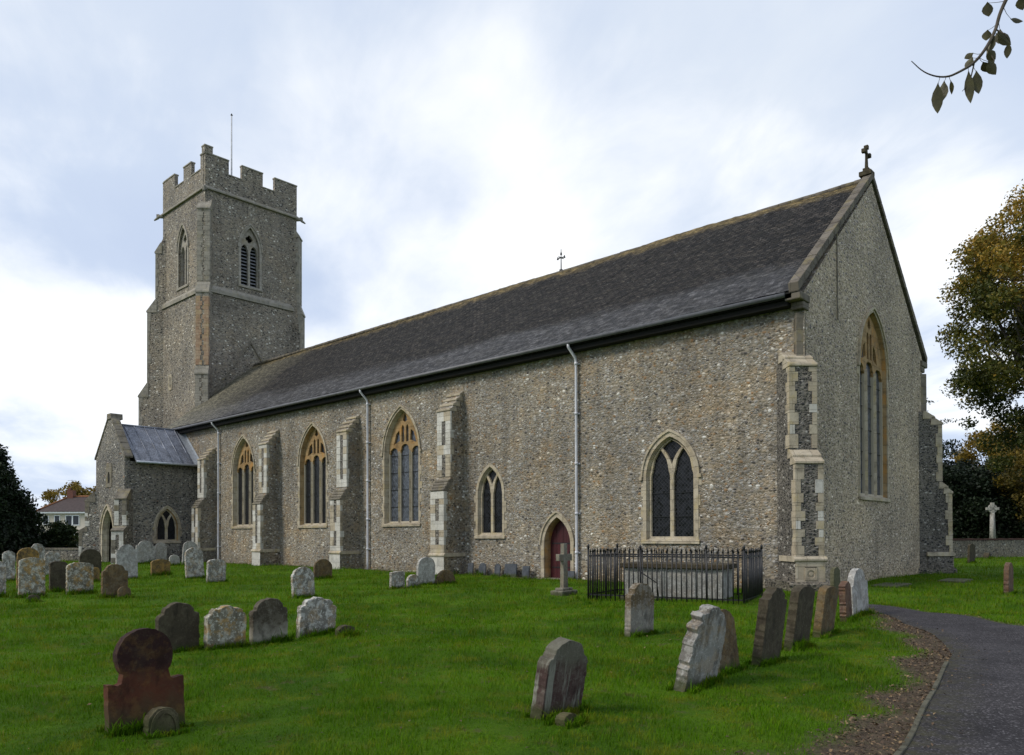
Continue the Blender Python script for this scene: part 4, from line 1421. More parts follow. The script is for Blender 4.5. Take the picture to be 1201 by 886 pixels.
# ------------------------------------------------------------------ headstones
def outline(shape, w, h, rr):
    H = w/2
    def arc(cx, cy, rx, ry, a0, a1, n=14):
        return [(cx + rx*math.cos(R(a0 + (a1-a0)*i/n)), cy + ry*math.sin(R(a0 + (a1-a0)*i/n))) for i in range(n+1)]
    bot = [(-H, -.2), (H, -.2)]
    if shape == 'round':
        ry = min(H*.85, h*.5)
        return bot + arc(0, h-ry, H, ry, 0, 180, 18)
    if shape == 'seg':
        ry = min(.16*w + .02, h*.3)
        return bot + arc(0, h-ry, H, ry, 0, 180, 16)
    if shape == 'flat':
        return bot + [(H, h*.97), (H*.5, h), (-H*.4, h*.985), (-H, h*.95)]
    if shape == 'mound':
        return bot + arc(0, 0, H, h, 4, 176, 12)
    if shape == 'shoulder':
        s = H*.74
        hs = h - s*.78
        return bot + [(H, hs - .05), (H - .012, hs), (s + .015, hs + .012), (s, hs + .03)] + arc(0, hs + .03, s, h - hs - .03, 8, 172, 14) + [(-s, hs + .03), (-s - .015, hs + .012), (-H + .012, hs), (-H, hs - .05)]
    if shape == 'ogee':
        hs = h - .30*w
        r = [(H, hs - .04), (H + .005, hs + .02), (H - .03, hs + .05), (H*.80, hs + .055), (H*.78, hs + .10), (H*.62, hs + .17*w + .03), (H*.36, h - .035), (H*.16, h - .004)]
        return bot + r + [(-x, z) for x, z in reversed(r)]
    if shape == 'step':
        hs = h - .24*w
        r = [(H, hs), (H*.70, hs + .01), (H*.68, hs + .07), (H*.5, h - .05), (H*.25, h)]
        return bot + r + [(-x, z) for x, z in reversed(r)]
    if shape == 'scroll':
        return bot + [(H*.98, h*.6), (H*.9, h*.8), (H*.72, h*.90), (H*.4, h*.97), (H*.1, h), (-H*.35, h*.97), (-H*.45, h*.93), (-H*.78, h*.92), (-H*.86, h*.88), (-H*.74, h*.84),
                      (-H*.76, h*.79), (-H*.98, h*.77), (-H*.98, h*.72), (-H*.88, h*.69), (-H*.93, h*.62), (-H*1.0, h*.58), (-H, h*.2)]
    if shape == 'keyhole':
        r = .222
        cyc = h - r
        nh = .178
        a0 = -math.degrees(math.acos(nh/r))
        right = [(H, .385), (H, .405), (H*.86, .398), (nh + .05, .390), (nh + .015, .402)]
        return bot + right + arc(0, cyc, r, r, a0, 180 - a0, 34) + [(-x, z) for x, z in reversed(right)]


def subdiv_outline(P, step, jit, rr):
    out = []
    n = len(P)
    for i in range(n):
        a, b_ = P[i], P[(i+1) % n]
        L = math.dist(a, b_)
        k = max(1, int(L/step))
        for j in range(k):
            t = j/k
            x, z = a[0] + (b_[0]-a[0])*t, a[1] + (b_[1]-a[1])*t
            if z > 0:
                x += rr.gauss(0, jit); z += rr.gauss(0, jit)
            out.append((x, z))
    return out


ST = [
    (2.23, -19.31, 0.6, 0.83, 0.11, 'keyhole', 'red', -1, -3, 'red sandstone headstone with a round disc head on square shoulders, nearest in the churchyard'),
    (-1.7, -17.33, 0.56, 0.68, 0.11, 'shoulder', 'dark', -1, 2, 'dark weathered headstone behind the red disc headed one, leftmost of the row of four'),
    (-1.44, -16.78, 0.56, 0.6, 0.12, 'ogee', 'lichen', 0, 3, 'pale headstone blotched with orange lichen between two dark ones'),
    (-1.5, -16.07, 0.57, 0.67, 0.11, 'shoulder', 'darkpale', -2, 2, 'dark arched headstone with a pale stained foot, third in the row of four'),
    (-1.64, -15.19, 0.61, 0.6, 0.13, 'ogee', 'pale', 3, 3, 'stout pale headstone with worn shoulders at the right end of the row of four'),
    (-8.2, -11.3, 0.62, 0.77, 0.1, 'round', 'pale', -3, 0, 'white speckled round headstone standing just behind the row of four'),
    (-15.25, -6.11, 0.73, 0.73, 0.1, 'round', 'brown', 2, 0, 'small brown rounded headstone near the foot of a nave buttress'),
    (-13.96, -16.48, 0.29, 0.92, 0.1, 'round', 'pale', 0, 0, 'pale headstone cut by the left edge of the photo'),
    (-22.23, -14.21, 0.38, 1.06, 0.1, 'round', 'pale', 0, 0, 'narrow pale headstone behind the one at the left edge'),
    (-13.45, -15.89, 0.58, 1.02, 0.12, 'seg', 'lichen', 0, 0, 'big pale flat topped headstone with a small dark footstone before it'),
    (-17.0, -15.03, 0.56, 1.24, 0.11, 'round', 'orange', 0, 0, 'brown round headstone with a bright orange lichen patch'),
    (-24.63, -12.7, 0.46, 1.3, 0.1, 'shoulder', 'pale', 2, 0, 'pale shouldered headstone farthest back under the dark yew'),
    (-25.59, -11.86, 0.55, 0.98, 0.1, 'round', 'pale', 0, 0, 'short white round topped headstone right of the orange lichen one'),
    (-15.14, -14.78, 0.44, 0.87, 0.11, 'seg', 'dark', 0, 0, 'dark square headstone between two pale ones on the left'),
    (-13.76, -14.67, 0.65, 0.85, 0.12, 'seg', 'lichen', 0, 0, 'pale broad headstone mottled buff, in front of the low churchyard wall'),
    (-26.79, -10.06, 0.84, 1.04, 0.1, 'round', 'dark', 0, 0, 'dark brown rounded headstone left of the porch doorway'),
    (-19.84, -12.23, 0.27, 0.52, 0.1, 'round', 'orange', 0, 0, 'small orange brown stone half hidden behind two larger headstones'),
    (-12.43, -14.27, 0.63, 0.87, 0.12, 'shoulder', 'brown', 0, 0, 'squat dark brown headstone standing before the porch doorway'),
    (-20.81, -10.81, 0.74, 1.27, 0.1, 'step', 'white', -1, 0, 'light grey headstone with stepped shoulders right of the porch doorway'),
    (-36.31, -4.03, 1.04, 1.34, 0.1, 'shoulder', 'white', 3, 0, 'light grey shouldered headstone by the porch buttress'),
    (-41.46, -0.85, 0.72, 1.2, 0.1, 'round', 'white', 0, 0, 'narrow light headstone under the porch side window'),
    (-22.29, -8.98, 0.75, 0.66, 0.12, 'seg', 'orange', 0, 0, 'low golden brown headstone in front of the porch window'),
    (-32.25, -4.1, 0.55, 0.58, 0.1, 'round', 'white', 0, 0, 'tiny pale headstone right of the golden brown one'),
    (-32.91, -3.02, 0.76, 1.3, 0.1, 'round', 'white', 4, 0, 'leaning light headstone at the corner where porch meets nave'),
    (-18.84, -9.17, 0.68, 1.14, 0.1, 'round', 'pale', -3, 0, 'tall pale round headstone leaning beside a shorter square one'),
    (-15.84, -9.85, 0.65, 0.78, 0.11, 'seg', 'pale', 2, 0, 'short square pale headstone before the first downpipe'),
    (-8.99, -7.69, 0.52, 0.51, 0.1, 'flat', 'pale', 0, 0, 'low blocky pale headstone, left of three close together before the buttress'),
    (-9.18, -6.93, 0.45, 0.4, 0.1, 'round', 'pale', 0, 0, 'smallest pale headstone, middle of three close together before the buttress'),
    (-9.86, -5.84, 0.7, 0.88, 0.1, 'round', 'white', 1, 0, 'tall light grey headstone at the foot of the fourth nave buttress'),
    (-9.72, -5.12, 0.78, 0.48, 0.12, 'mound', 'brown', 0, 0, 'low reddish brown slumped stone beside the tall light grey headstone'),
    (-13.54, -0.3, 0.29, 0.48, 0.05, 'flat', 'slate', 0, 0, 'thin slate marker beside the white flowers against the nave wall'),
    (-12.86, -0.3, 0.38, 0.49, 0.05, 'round', 'slate', 0, 0, 'round headed slate marker second along the nave wall'),
    (-12.03, -0.3, 0.32, 0.48, 0.05, 'round', 'slate', 0, 0, 'black round slate marker below the lancet pair window'),
    (-11.33, -0.3, 0.63, 0.5, 0.05, 'flat', 'slate', 0, 0, 'widest square slate marker against the nave wall'),
    (-10.54, -0.3, 0.34, 0.48, 0.05, 'flat', 'slate', 0, 0, 'slate marker nearest the left side of the maroon door'),
    (-8.4, -0.3, 0.39, 0.32, 0.05, 'flat', 'slate', 0, 0, 'small grey slate marker at the right foot of the maroon door'),
    (2.03, -11.67, 0.59, 0.83, 0.12, 'shoulder', 'browntop', 0, 2, 'narrow headstone with brown mossy top and grey foot in front of the iron railings'),
    (4.5, -16.72, 0.53, 0.67, 0.13, 'shoulder', 'streak', 3, 8, 'leaning dark red headstone streaked with pale lichen in the right foreground'),
    (4.68, -14.62, 0.58, 0.87, 0.14, 'scroll', 'scrollpale', 5, 9, 'broken pale headstone with carved scrolled edge leaning right'),
    (4.61, -13.79, 0.46, 0.7, 0.11, 'round', 'brown', -3, -6, 'brown headstone leaning behind the broken scrolled one'),
    (4.72, -12.99, 0.6, 0.92, 0.12, 'step', 'dark', 3, 7, 'large dark headstone with yellow mossy shoulder, leftmost of three in a row'),
    (4.55, -11.68, 0.56, 0.86, 0.12, 'seg', 'dark', 2, 7, 'dark headstone in the middle of the row of three by the path'),
    (4.36, -10.23, 0.53, 0.75, 0.12, 'seg', 'brown', 3, 5, 'brown grey headstone at the right end of the row of three by the path'),
    (1.52, -1.93, 0.37, 0.75, 0.1, 'round', 'mossy', 0, 0, 'narrow mossy headstone close to the east wall beside the corner buttress'),
    (3.73, -7.45, 0.35, 0.73, 0.12, 'round', 'redbrown', -3, 0, 'reddish brown flaking headstone in front of the tall white one by the path'),
    (3.56, -6.32, 0.98, 0.92, 0.12, 'shoulder', 'white', -5, 0, 'tall light grey headstone standing at the bend of the path'),
    (4.54, 2.36, 0.66, 0.87, 0.12, 'round', 'redbrown', 0, 0, 'lone reddish narrow headstone on the lawn right of the church'),
    (-1.31, 25.81, 1.07, 1.05, 0.1, 'seg', 'dark', 4, 0, 'thin dark leaning headstone near the far brick topped wall'),
]
REG = [(.40, -19.0)]
stone_xy = []


def headstone(x, y, w, h, t, shape, m, lean, pit, label, rz=None, near=False, idx=0):
    rr = random.Random(idx*7 + 3)
    if rz is None: rz = rr.uniform(-5, 5)
    o_z = gz1(x, y)
    mb = MB()
    pts = subdiv_outline(outline(shape, w, h, rr), .035, (.0018 if shape == 'keyhole' else .0045) if m != 'slate' else .0006, rr)
    if shape in ('mound', 'scroll') or m in ('redbrown',):
        pts = [(a + (rr.gauss(0, .008) if z > .05 else 0), z + (rr.gauss(0, .008) if z > .05 else 0)) for a, z in pts]
    fr = ((0, 0, 0), (0, 1, 0), (0, 0, 1), (1, 0, 0)) if m != 'slate' else ((0, 0, 0), (1, 0, 0), (0, 0, 1), (0, -1, 0))
    mb.plate(fr, pts, (), -t/2, t/2, 0)
    ob = mb.build('headstone', [SM[m]], bevel=.009 if m != 'slate' else .003)
    ob.location = (x, y, o_z)
    if m == 'slate': ob.rotation_euler = (R(-6), 0, R(rr.uniform(-4, 4)))
    else: ob.rotation_euler = (R(-lean), R(pit + rr.uniform(-1.5, 1.5)), R(rz))
    stone_xy.append((x, y, w, t))
    return tag(ob, label, 'headstone')


GROUP = {}
for k, row in enumerate(ST):
    x, y, w, h, t, shape, m, lean, pit, label = row
    if 'narrow light headstone under the porch' in label: x, y, w, h = -37.2, -2.75, .68, 1.2
    ob = headstone(x, y, w, h, t, shape, m, lean, pit, label, idx=k)
    ob['group'] = 'slate markers along the nave wall' if m == 'slate' else 'old headstones in the churchyard'
# small footstones in front of two headstones
for (x, y, w, h, m, lab, cat) in ((2.46, -19.28, .25, .21, 'footst', 'small rounded footstone with a worn arch rim before the red disc headed headstone', 'footstone'),
                                  (-12.0, -16.25, .26, .16, 'dark', 'small dark rounded footstone at the foot of the big pale headstone on the left', 'footstone'),
                                  (4.86, -17.02, .17, .09, 'brown', 'small rounded footstone against the streaked red headstone', 'footstone'),
                                  (-12.1, -14.15, .30, .30, 'brown', 'small brown footstone against the squat dark brown headstone', 'footstone'),
                                  (-1.15, -14.98, .30, .17, 'dark', 'dark broken block beside the stout pale headstone', 'broken stone')):
    rr = random.Random(int(x*10))
    mb = MB()
    fr = ((0, 0, 0), (0, 1, 0), (0, 0, 1), (1, 0, 0))
    P = subdiv_outline(outline('round', w, h, rr), .02, .002, rr)
    mb.plate(fr, P, (), -.05, .05, 0)
    if m == 'footst':
        ring(mb, fr, [(w*.36*math.cos(R(a)), h*.15 + h*.62*math.sin(R(a))) for a in range(0, 181, 12)] + [(-w*.36, -.05), (w*.36, -.05)],
             [(w*.46*math.cos(R(a)), h*.15 + h*.80*math.sin(R(a))) for a in range(0, 181, 12)] + [(-w*.46, -.05), (w*.46, -.05)], .04, .062)
    ob = mb.build('footstone' if 'foot' in cat else 'broken_stone', [SM[m]], bevel=.007)
    ob.location = (x, y, gz1(x, y))
    ob.rotation_euler = (0, R(rr.uniform(-6, 3)), R(rr.uniform(-8, 8)))
    tag(ob, lab, cat)
    stone_xy.append((x, y, w, .1))

# cross on a plinth before the maroon door
cr = tag(empty('grave_cross', (-4.19, -5.85, gz1(-4.19, -5.85)), R(4)), 'grey stone grave cross on a low block in front of the maroon door', 'grave cross')
mb = MB(); mb.box(-.20, .20, -.36, .36, -.15, .13); mb.box(-.13, .13, -.24, .24, .128, .20)
mb.build('base', [SM['cross']], cr, bevel=.02)
mb = MB()
mb.plate(((0, 0, 0), (0, 1, 0), (0, 0, 1), (1, 0, 0)), [(-.11, .18), (.11, .18), (.085, .92), (.30, .92), (.30, 1.10), (.08, 1.10), (.08, 1.38), (-.08, 1.38), (-.08, 1.10), (-.30, 1.10), (-.30, .92), (-.085, .92)], (), -.06, .06, 0)
mb.build('shaft', [SM['cross']], cr, bevel=.012)

# ------------------------------------------------------------------ railed tomb
ra = math.atan2(.80, 3.43)
RM = Matrix.Translation((-2.8, -6.61, gz1(-2, -6))) @ Matrix.Rotation(ra, 4, 'Z')
rail = tag(empty('tomb_railing', RM.translation, ra), 'black spiked iron railing enclosing the chest tomb by the nave wall', 'railing')
RL, RD = 3.80, 1.9
def barmesh(h, r, tip):
    mb = MB()
    mb.tube([(0, 0, -.1), (0, 0, h)], r, 6)
    mb.cone((0, 0, h - .002), r*1.5, .002, tip, 6)
    return mb
first = None
def place_bar(u, v, proto, name):
    o = proto if proto.get('used') is None else proto.copy()
    if proto.get('used') is not None: col.objects.link(o)
    proto['used'] = 1
    o.parent = rail
    o.location = (u, v, random.uniform(-.012, .012))
    o.rotation_euler = (R(random.uniform(-.7, .7)), R(random.uniform(-.7, .7)), 0)
    return o
bp = barmesh(1.20, .0155, .10).build('bar', [M['iron']], rail)
nb = 32
for i in range(1, nb):
    for v in (0, RD):
        place_bar(RL*i/nb, v, bp, 'bar')
for i in range(1, 16):
    for u in (0, RL):
        place_bar(u, RD*i/16, bp, 'bar')
mb = barmesh(1.28, .026, .06)
mb.tube([(0, 0, 1.28), (0, 0, 1.31), (0, 0, 1.35), (0, 0, 1.38)], [.012, .03, .03, .008], 8)
pp_ = mb.build('post', [M['iron']], rail)
for u, v in ((0, 0), (RL, 0), (0, RD), (RL, RD), (RL*.36, 0), (RL*.78, 0)):
    place_bar(u, v, pp_, 'post')
for v in (0, RD):
    for z in (.12, 1.08):
        mb = MB(); mb.box(0, RL, v - .007, v + .007, z, z + .035); mb.build('rail', [M['iron']], rail)
for u in (0, RL):
    for z in (.12, 1.08):
        mb = MB(); mb.box(u - .007, u + .007, .02, RD - .02, z, z + .035); mb.build('rail', [M['iron']], rail)
mb = MB(); mb.tube([(RL*.36, .0, .72), (RL*.36 + .28, .35, .45), (RL*.36 + .32, .42, 0)], .013, 6); mb.build('stay', [M['iron']], rail)
for u_ in rail.children:
    if 'used' in u_: del u_['used']
tomb = tag(empty('chest_tomb', RM @ Vector((1.98, .95, 0)), ra), 'pale chest tomb with a dark slab top inside the iron railing', 'tomb')
mb = MB(); mb.box(-1.34, 1.34, -.50, .50, -.1, .07); mb.build('base', [SM['cross']], tomb, bevel=.02)
mb = MB()
mb.box(-1.22, 1.22, -.42, .42, .068, .80)
for u0, u1 in ((-1.23, -1.10), (1.10, 1.23), (-.30, -.20), (.45, .57)):
    mb.box(u0, u1, -.445, .445, .07, .80)
mb.build('chest', [SM['white']], tomb, bevel=.01)
mb = MB(); mb.box(-1.33, 1.33, -.52, .52, .80, .92); mb.build('slab', [SM['dark']], tomb, bevel=.02)
stone_xy.append((-1.1, -5.6, .1, .1))


# little things by the wall
def flowers(x, y, label, n=26, seed=1):
    rr = random.Random(seed)
    e = tag(empty('flower_bunch', (x, y, gz1(x, y))), label, 'flowers')
    mb = MB()
    for k in range(n):
        c = Vector((rr.gauss(0, .09), rr.gauss(0, .07), .12 + rr.random()*.13))
        for q in range(5):
            a = q*1.256 + rr.random()
            t = c + Vector((math.cos(a)*.03, math.sin(a)*.03, rr.uniform(-.01, .015)))
            s = c + Vector((math.cos(a+.7)*.028, math.sin(a+.7)*.028, rr.uniform(-.01, .015)))
            mb.add([c, t, s], [(0, 1, 2)], 0)
    mb.build('blooms', [M['petal']], e, recalc=False, merge=False)
    mb = MB()
    mb.tube([(0, 0, -.02), (0, 0, .12)], [.05, .07], 10)
    mb.build('pot', [SM['brown']], e)
    mb = MB()
    for k in range(30):
        a = rr.random()*6.28
        mb.add([(0, 0, .08), (math.cos(a)*.12, math.sin(a)*.12, .08 + rr.random()*.12), (math.cos(a+.2)*.11, math.sin(a+.2)*.11, .05 + rr.random()*.1)], [(0, 1, 2)], 0)
    mb.build('leaves', [M['leafgreen']], e, recalc=False, merge=False)
M['petal'] = simple('white_petals', (.75, .73, .66), .6)
M['leafgreen'] = simple('plant_green', (.03, .065, .015), .6)
flowers(-14.0, -.62, 'white flowers in a pot left of the slate markers by the nave wall', seed=2)
flowers(-3.35, -2.6, 'white and yellow flowers behind the left corner of the railing', seed=3)
mb = MB()
mb.tube([(0, 0, -.05), (0, 0, .5)], [.045, .04], 8)
mb.box(-.06, .06, -.06, .06, .5, .56)
ob = mb.build('marker_post', [SM['white']], bevel=.008)
ob.location = (-.62, -1.9, gz1(-.6, -1.9))
tag(ob, 'small pale capped post between the railing and the corner buttress', 'post')
for (x, y, lx, ly, lab) in ((1.35, 3.1, .75, 1.9, 'flat grey ledger slab lying in the grass below the east window'), (2.3, 6.6, .75, 1.7, 'flat ledger slab in the grass near the far corner buttress')):
    mb = MB()
    mb.box(-lx/2, lx/2, -ly/2, ly/2, -.05, .06)
    ob = mb.build('ledger_slab', [SM['cross']], bevel=.02)
    ob.location = (x, y, gz1(x, y)); ob.rotation_euler = (0, 0, R(3))
    tag(ob, lab, 'ledger stone')

# ------------------------------------------------------------------ vegetation
def leafmat(name, stops, rough=.6, trans=.25):
    m, g = mat(name)
    a = g('Attribute', attribute_name='rnd').outputs['Fac']
    c = g.ramp(a, stops)
    P = g('TexCoord').outputs['Object']
    c = g.mix(1.0, c, g.ramp(g.noise(P, 1.2, 4), [(.3, .75), (.7, 1.25)]), 'MULTIPLY')
    b1 = g('BsdfPrincipled', {'Base Color': c, 'Roughness': rough, 'Specular IOR Level': .25})
    b2 = g('BsdfTranslucent', {'Color': c})
    mx = g('MixShader', {0: trans, 1: b1.outputs[0], 2: b2.outputs[0]})
    g('OutputMaterial', {'Surface': mx.outputs[0]})
    return m


M['bark'] = simple('bark', (.075, .062, .048), .95, nscale=8, var=.4, bstr=.8, bscale=20)
M['oak_leaf'] = leafmat('autumn_oak_leaves', [(0, (.030, .042, .007)), (.38, (.065, .072, .011)), (.60, (.135, .118, .016)), (.82, (.25, .165, .022)), (1, (.36, .22, .03))])
M['yew_leaf'] = leafmat('yew_leaves', [(0, (.006, .012, .005)), (.6, (.012, .024, .008)), (1, (.030, .045, .012))], trans=.1)
M['ever_leaf'] = leafmat('dark_evergreen_leaves', [(0, (.006, .011, .006)), (.6, (.012, .022, .009)), (1, (.028, .042, .015))], trans=.1)
M['shrub_leaf'] = leafmat('shrub_leaves', [(0, (.012, .022, .007)), (.6, (.025, .042, .010)), (.85, (.05, .07, .015)), (1, (.12, .10, .02))])
M['gold_leaf'] = leafmat('golden_leaves', [(0, (.05, .045, .010)), (.5, (.16, .11, .016)), (1, (.32, .21, .03))])


def leaf_cloud(C, rad, n, size, tint, flat=1.0, aspect=.55):
    """n leaf quads spread through the ellipsoids C (k,3) with radii rad (k,3); returns V, F, rnd"""
    k = len(C)
    vol = np.prod(rad, 1)**(.75)
    ids = rng.choice(k, n, p=vol/vol.sum())
    d = rng.normal(size=(n, 3)); d /= np.linalg.norm(d, axis=1)[:, None]
    r = rng.random(n)**(.42)
    P = C[ids] + d*r[:, None]*rad[ids]*(1 + .12*rng.normal(size=(n, 1)))
    nor = d*.5 + rng.normal(size=(n, 3))*.7
    nor[:, 2] *= flat
    nor /= np.linalg.norm(nor, axis=1)[:, None] + 1e-9
    t = np.cross(nor, rng.normal(size=(n, 3))); t /= np.linalg.norm(t, axis=1)[:, None] + 1e-9
    b_ = np.cross(nor, t)
    s = size*(.6 + .8*rng.random(n))[:, None]
    V = np.stack([P - t*s, P + b_*s*aspect, P + t*s, P - b_*s*aspect], 1).reshape(-1, 3)
    F = np.arange(4*n).reshape(n, 4)
    rn = np.clip(tint[ids] + rng.normal(size=n)*.16, 0, 1)
    return V, F, np.repeat(rn, 4)


def limbs(base, top, tips, r0, seed, mb=None):
    rr = random.Random(seed)
    mb = mb or MB()
    base, top = Vector(base), Vector(top)
    axis = [base.lerp(top, f) + Vector((rr.gauss(0, .12), rr.gauss(0, .12), 0))*(f > 0) for f in (0, .15, .35, .55, .75, 1)]
    mb.tube(axis, [r0*1.35, r0, r0*.85, r0*.65, r0*.42, r0*.1], 9)
    for tp in tips:
        tp = Vector(tp)
        f = rr.uniform(.25, .8)
        s = base.lerp(top, f)
        if s.z > tp.z: s = base.lerp(top, max(.15, f*.6))
        mid = s.lerp(tp, .5) + Vector((rr.gauss(0, .3), rr.gauss(0, .3), -abs(rr.gauss(0, .4))))
        r = r0*.36*(1-f*.5)
        mb.tube([s, s.lerp(mid, .5), mid, mid.lerp(tp, .6), tp], [r, r*.8, r*.55, r*.35, r*.1], 6, cap=False)
        for _ in range(3):
            q = mid.lerp(tp, rr.uniform(.1, .9))
            e = q + Vector((rr.gauss(0, 1), rr.gauss(0, 1), rr.gauss(.2, .8)))*.9
            mb.tube([q, q.lerp(e, .5) + Vector((0, 0, .1)), e], [r*.3, r*.2, r*.05], 4, cap=False)
    return mb


def tree(name, label, cat, loc, crown_c, crown_r, nclump, clump_r, nleaf, size, leaf, tint_fn, seed, trunk_r=.35, shell=.62, group=None, keep=None, flat=1.0, ntips=14, sq=1.0, prof=None, zmax=0):
    global rng
    rng = np.random.default_rng(seed)
    e = tag(empty(name, loc), label, cat, group)
    cc, cr_ = np.array(crown_c, float), np.array(crown_r, float)
    C = []
    while prof and len(C) < nclump:
        z = zmax*(.03 + .95*rng.random())
        Rz = prof(z)
        if rng.random() > (Rz/cr_[0])**1.2 + .03: continue
        a_ = rng.random()*2*math.pi
        r = Rz*((.72 + .28*rng.random()) if rng.random() < .7 else math.sqrt(rng.random()))*(1 + .07*math.sin(3*a_ + z*1.3))
        C.append((r*math.cos(a_), r*math.sin(a_), z))
    while len(C) < nclump:
        d = rng.normal(size=3); d /= np.linalg.norm(d)
        r = shell + (1-shell)*rng.random()**.6 if rng.random() < .75 else rng.random()*shell
        p = cc + d*r*cr_*np.array([1, 1, sq])
        if p[2] < 1.0: continue
        if keep and not keep(p): continue
        C.append(p)
    C = np.array(C)
    rad = clump_r*(.6 + .8*rng.random((len(C), 1)))*np.array([[1, 1, .75*flat]])
    tint = np.clip(np.array([tint_fn(p) for p in C]) + rng.normal(size=len(C))*.10, 0, 1)
    V, F, rn = leaf_cloud(C, rad, nleaf, size, tint)
    fast_mesh('crown', V, F, [M[leaf]], {'rnd': ('POINT', rn)}, e)
    tips = C[rng.choice(len(C), min(ntips, len(C)), replace=False)]
    top = cc + np.array([0, 0, cr_[2]*.7])
    limbs((0, 0, -.3), top, tips, trunk_r, seed).build('trunk', [M['bark']], e, merge=False)
    return e


# the big autumn oak at the right
tree('oak_tree', 'tall oak turning brown and gold leaning in from the right edge', 'tree', (2.4, 32.3, 0), (0, 0, 13.2), (6.2, 6.2, 9.0), 330, .95, 115000, .10, 'oak_leaf',
     lambda p: .34 + (.055*(p[2]-12)) + .12*math.sin(p[0]*1.3 + p[2]), 5, .45, shell=.66, ntips=34)
# cedar fronds beside the north-east buttress
tree('cedar_tree', 'wispy dark cedar showing just right of the gable wall', 'tree', (-9.7, 43.6, 0), (0, 0, 8.6), (3.6, 3.6, 4.6), 120, .60, 5500, .07, 'ever_leaf', lambda p: .5, 8, .25, shell=.3, flat=.35, ntips=30)
tree('dark_conifer', 'blackish evergreen directly behind the far corner buttress', 'tree', (-11.4, 61.4, 0), (0, 0, 5.4), (3.0, 3.0, 5.6), 140, .9, 26000, .13, 'ever_leaf', lambda p: .35, 9, .3, shell=.5)
bgt = [(-8.8, 63.5, 4.1, 3.9, 21), (-6.2, 66.0, 3.6, 3.8, 22), (1.5, 71.0, 4.4, 4.2, 23)]
bl = ['dark evergreen tree behind the memorial cross', 'dark evergreen tree right of the memorial cross', 'dark evergreen tree beyond the far wall at the right edge']
for (x, y, hz, rx, sd), lb in zip(bgt, bl):
    tree('dark_conifer', lb, 'tree', (x, y, 0), (0, 0, hz), (rx, rx, hz), 170, 1.1, 34000, .15, 'ever_leaf', lambda p: .4, sd, .3, shell=.5, group='dark evergreens beyond the far wall')
tree('golden_tree', 'golden autumn tree rising over the dark evergreens', 'tree', (-8.2, 72.4, 0), (0, 0, 8.8), (3.9, 3.9, 4.6), 120, 1.0, 20000, .16, 'gold_leaf', lambda p: .45 + .05*(p[2]-8), 31, .35, shell=.6)
tree('golden_tree', 'ochre tree close under the big oak at the right edge', 'tree', (-3.2, 62.5, 0), (0, 0, 7.2), (4.0, 4.0, 4.6), 120, 1.0, 18000, .15, 'gold_leaf', lambda p: .3 + .05*(p[2]-8), 32, .35, shell=.6)
# left: yew, shrubs
tree('yew_tree', 'large blackish yew at the left edge behind the headstones', 'tree', (-52.0, -8.9, 0), (0, 0, 4.0), (6.8, 6.8, 5.4), 620, .72, 90000, .12, 'yew_leaf', lambda p: .40 + .03*(p[2]-4), 41, .5, ntips=10,
     prof=lambda z: 4.5*max(.02, 1 - z/8.9)**.8, zmax=8.7)
tree('garden_shrub', 'green shrub with a yellowing side in front of the house', 'shrub', (-52.3, -3.6, 0), (0, 0, 1.2), (1.7, 1.7, 1.3), 90, .45, 11000, .10, 'shrub_leaf', lambda p: .45 + .18*p[1], 43, .1, ntips=6,
     prof=lambda z: 1.15*max(.02, 1 - (z/2.6)**2)**.6, zmax=2.5)
tree('golden_tree', 'bare topped golden tree behind the roof of the house', 'tree', (-132.4, 23.1, 0), (0, 0, 7.2), (5.6, 5.6, 3.3), 70, 1.0, 7000, .22, 'gold_leaf', lambda p: .55, 44, .3, shell=.75, ntips=34)
# ------------------------------------------------------------------ house beyond the yew
rt, fw = Vector((.7335, .6797, 0)), Vector((-.6797, .7335, 0))
hz_ = math.atan2(rt.y, rt.x)
ho = Vector((-106.9, 14.2, 0))
house = tag(empty('house', ho, hz_), 'cream two storey house with dark hipped roof between the yew and the porch', 'house')
M['render_wall'] = simple('cream_render', (.56, .50, .42), .9, var=.06)
M['tile'] = simple('brown_roof_tile', (.055, .038, .035), .8, nscale=3)
M['ridge_or'] = simple('orange_ridge_tile', (.24, .10, .045), .8)
M['white_paint'] = simple('white_paint', (.72, .73, .76), .5, var=.04)
M['win_dark'] = simple('dark_window', (.025, .03, .04), .15, bstr=0)
M['brick'] = simple('red_brick', (.15, .062, .045), .9, nscale=9, var=.4)
mb = MB(); mb.box(-4.4, 6.4, 0, 7, -.2, 5.0); mb.build('wall', [M['render_wall']], house)
mb = MB()
e0, e1 = -4.8, 6.8
mb.add([(e0, -.4, 4.95), (e1, -.4, 4.95), (e1, 7.4, 4.95), (e0, 7.4, 4.95), (e0 + 2.6, 3.5, 7.2), (e1 - 2.6, 3.5, 7.2)], [(0, 1, 5, 4), (1, 2, 5), (2, 3, 4, 5), (3, 0, 4), (3, 2, 1, 0)], 0)
rf = mb.build('roof', [M['tile']], house)
mb = MB(); mb.tube([(e0, -.4, 5.0), (e0 + 2.6, 3.5, 7.25)], .13, 6); mb.tube([(e0 + 2.6, 3.5, 7.25), (e1 - 2.6, 3.5, 7.25)], .13, 6); mb.build('ridge_tiles', [M['ridge_or']], rf)
mb = MB(); mb.box(-2.4, -1.55, 3.1, 3.9, 6.6, 8.1); mb.box(-2.3, -2.05, 3.3, 3.6, 8.1, 8.4); mb.build('chimney', [M['brick']], rf)
mb = MB(); mb.tube([(-1.9, 3.5, 8.0), (-1.9, 3.5, 9.6)], .03, 5); mb.tube([(-2.5, 3.5, 9.5), (-1.3, 3.5, 9.5)], .02, 5); mb.build('aerial', [M['iron']], rf)
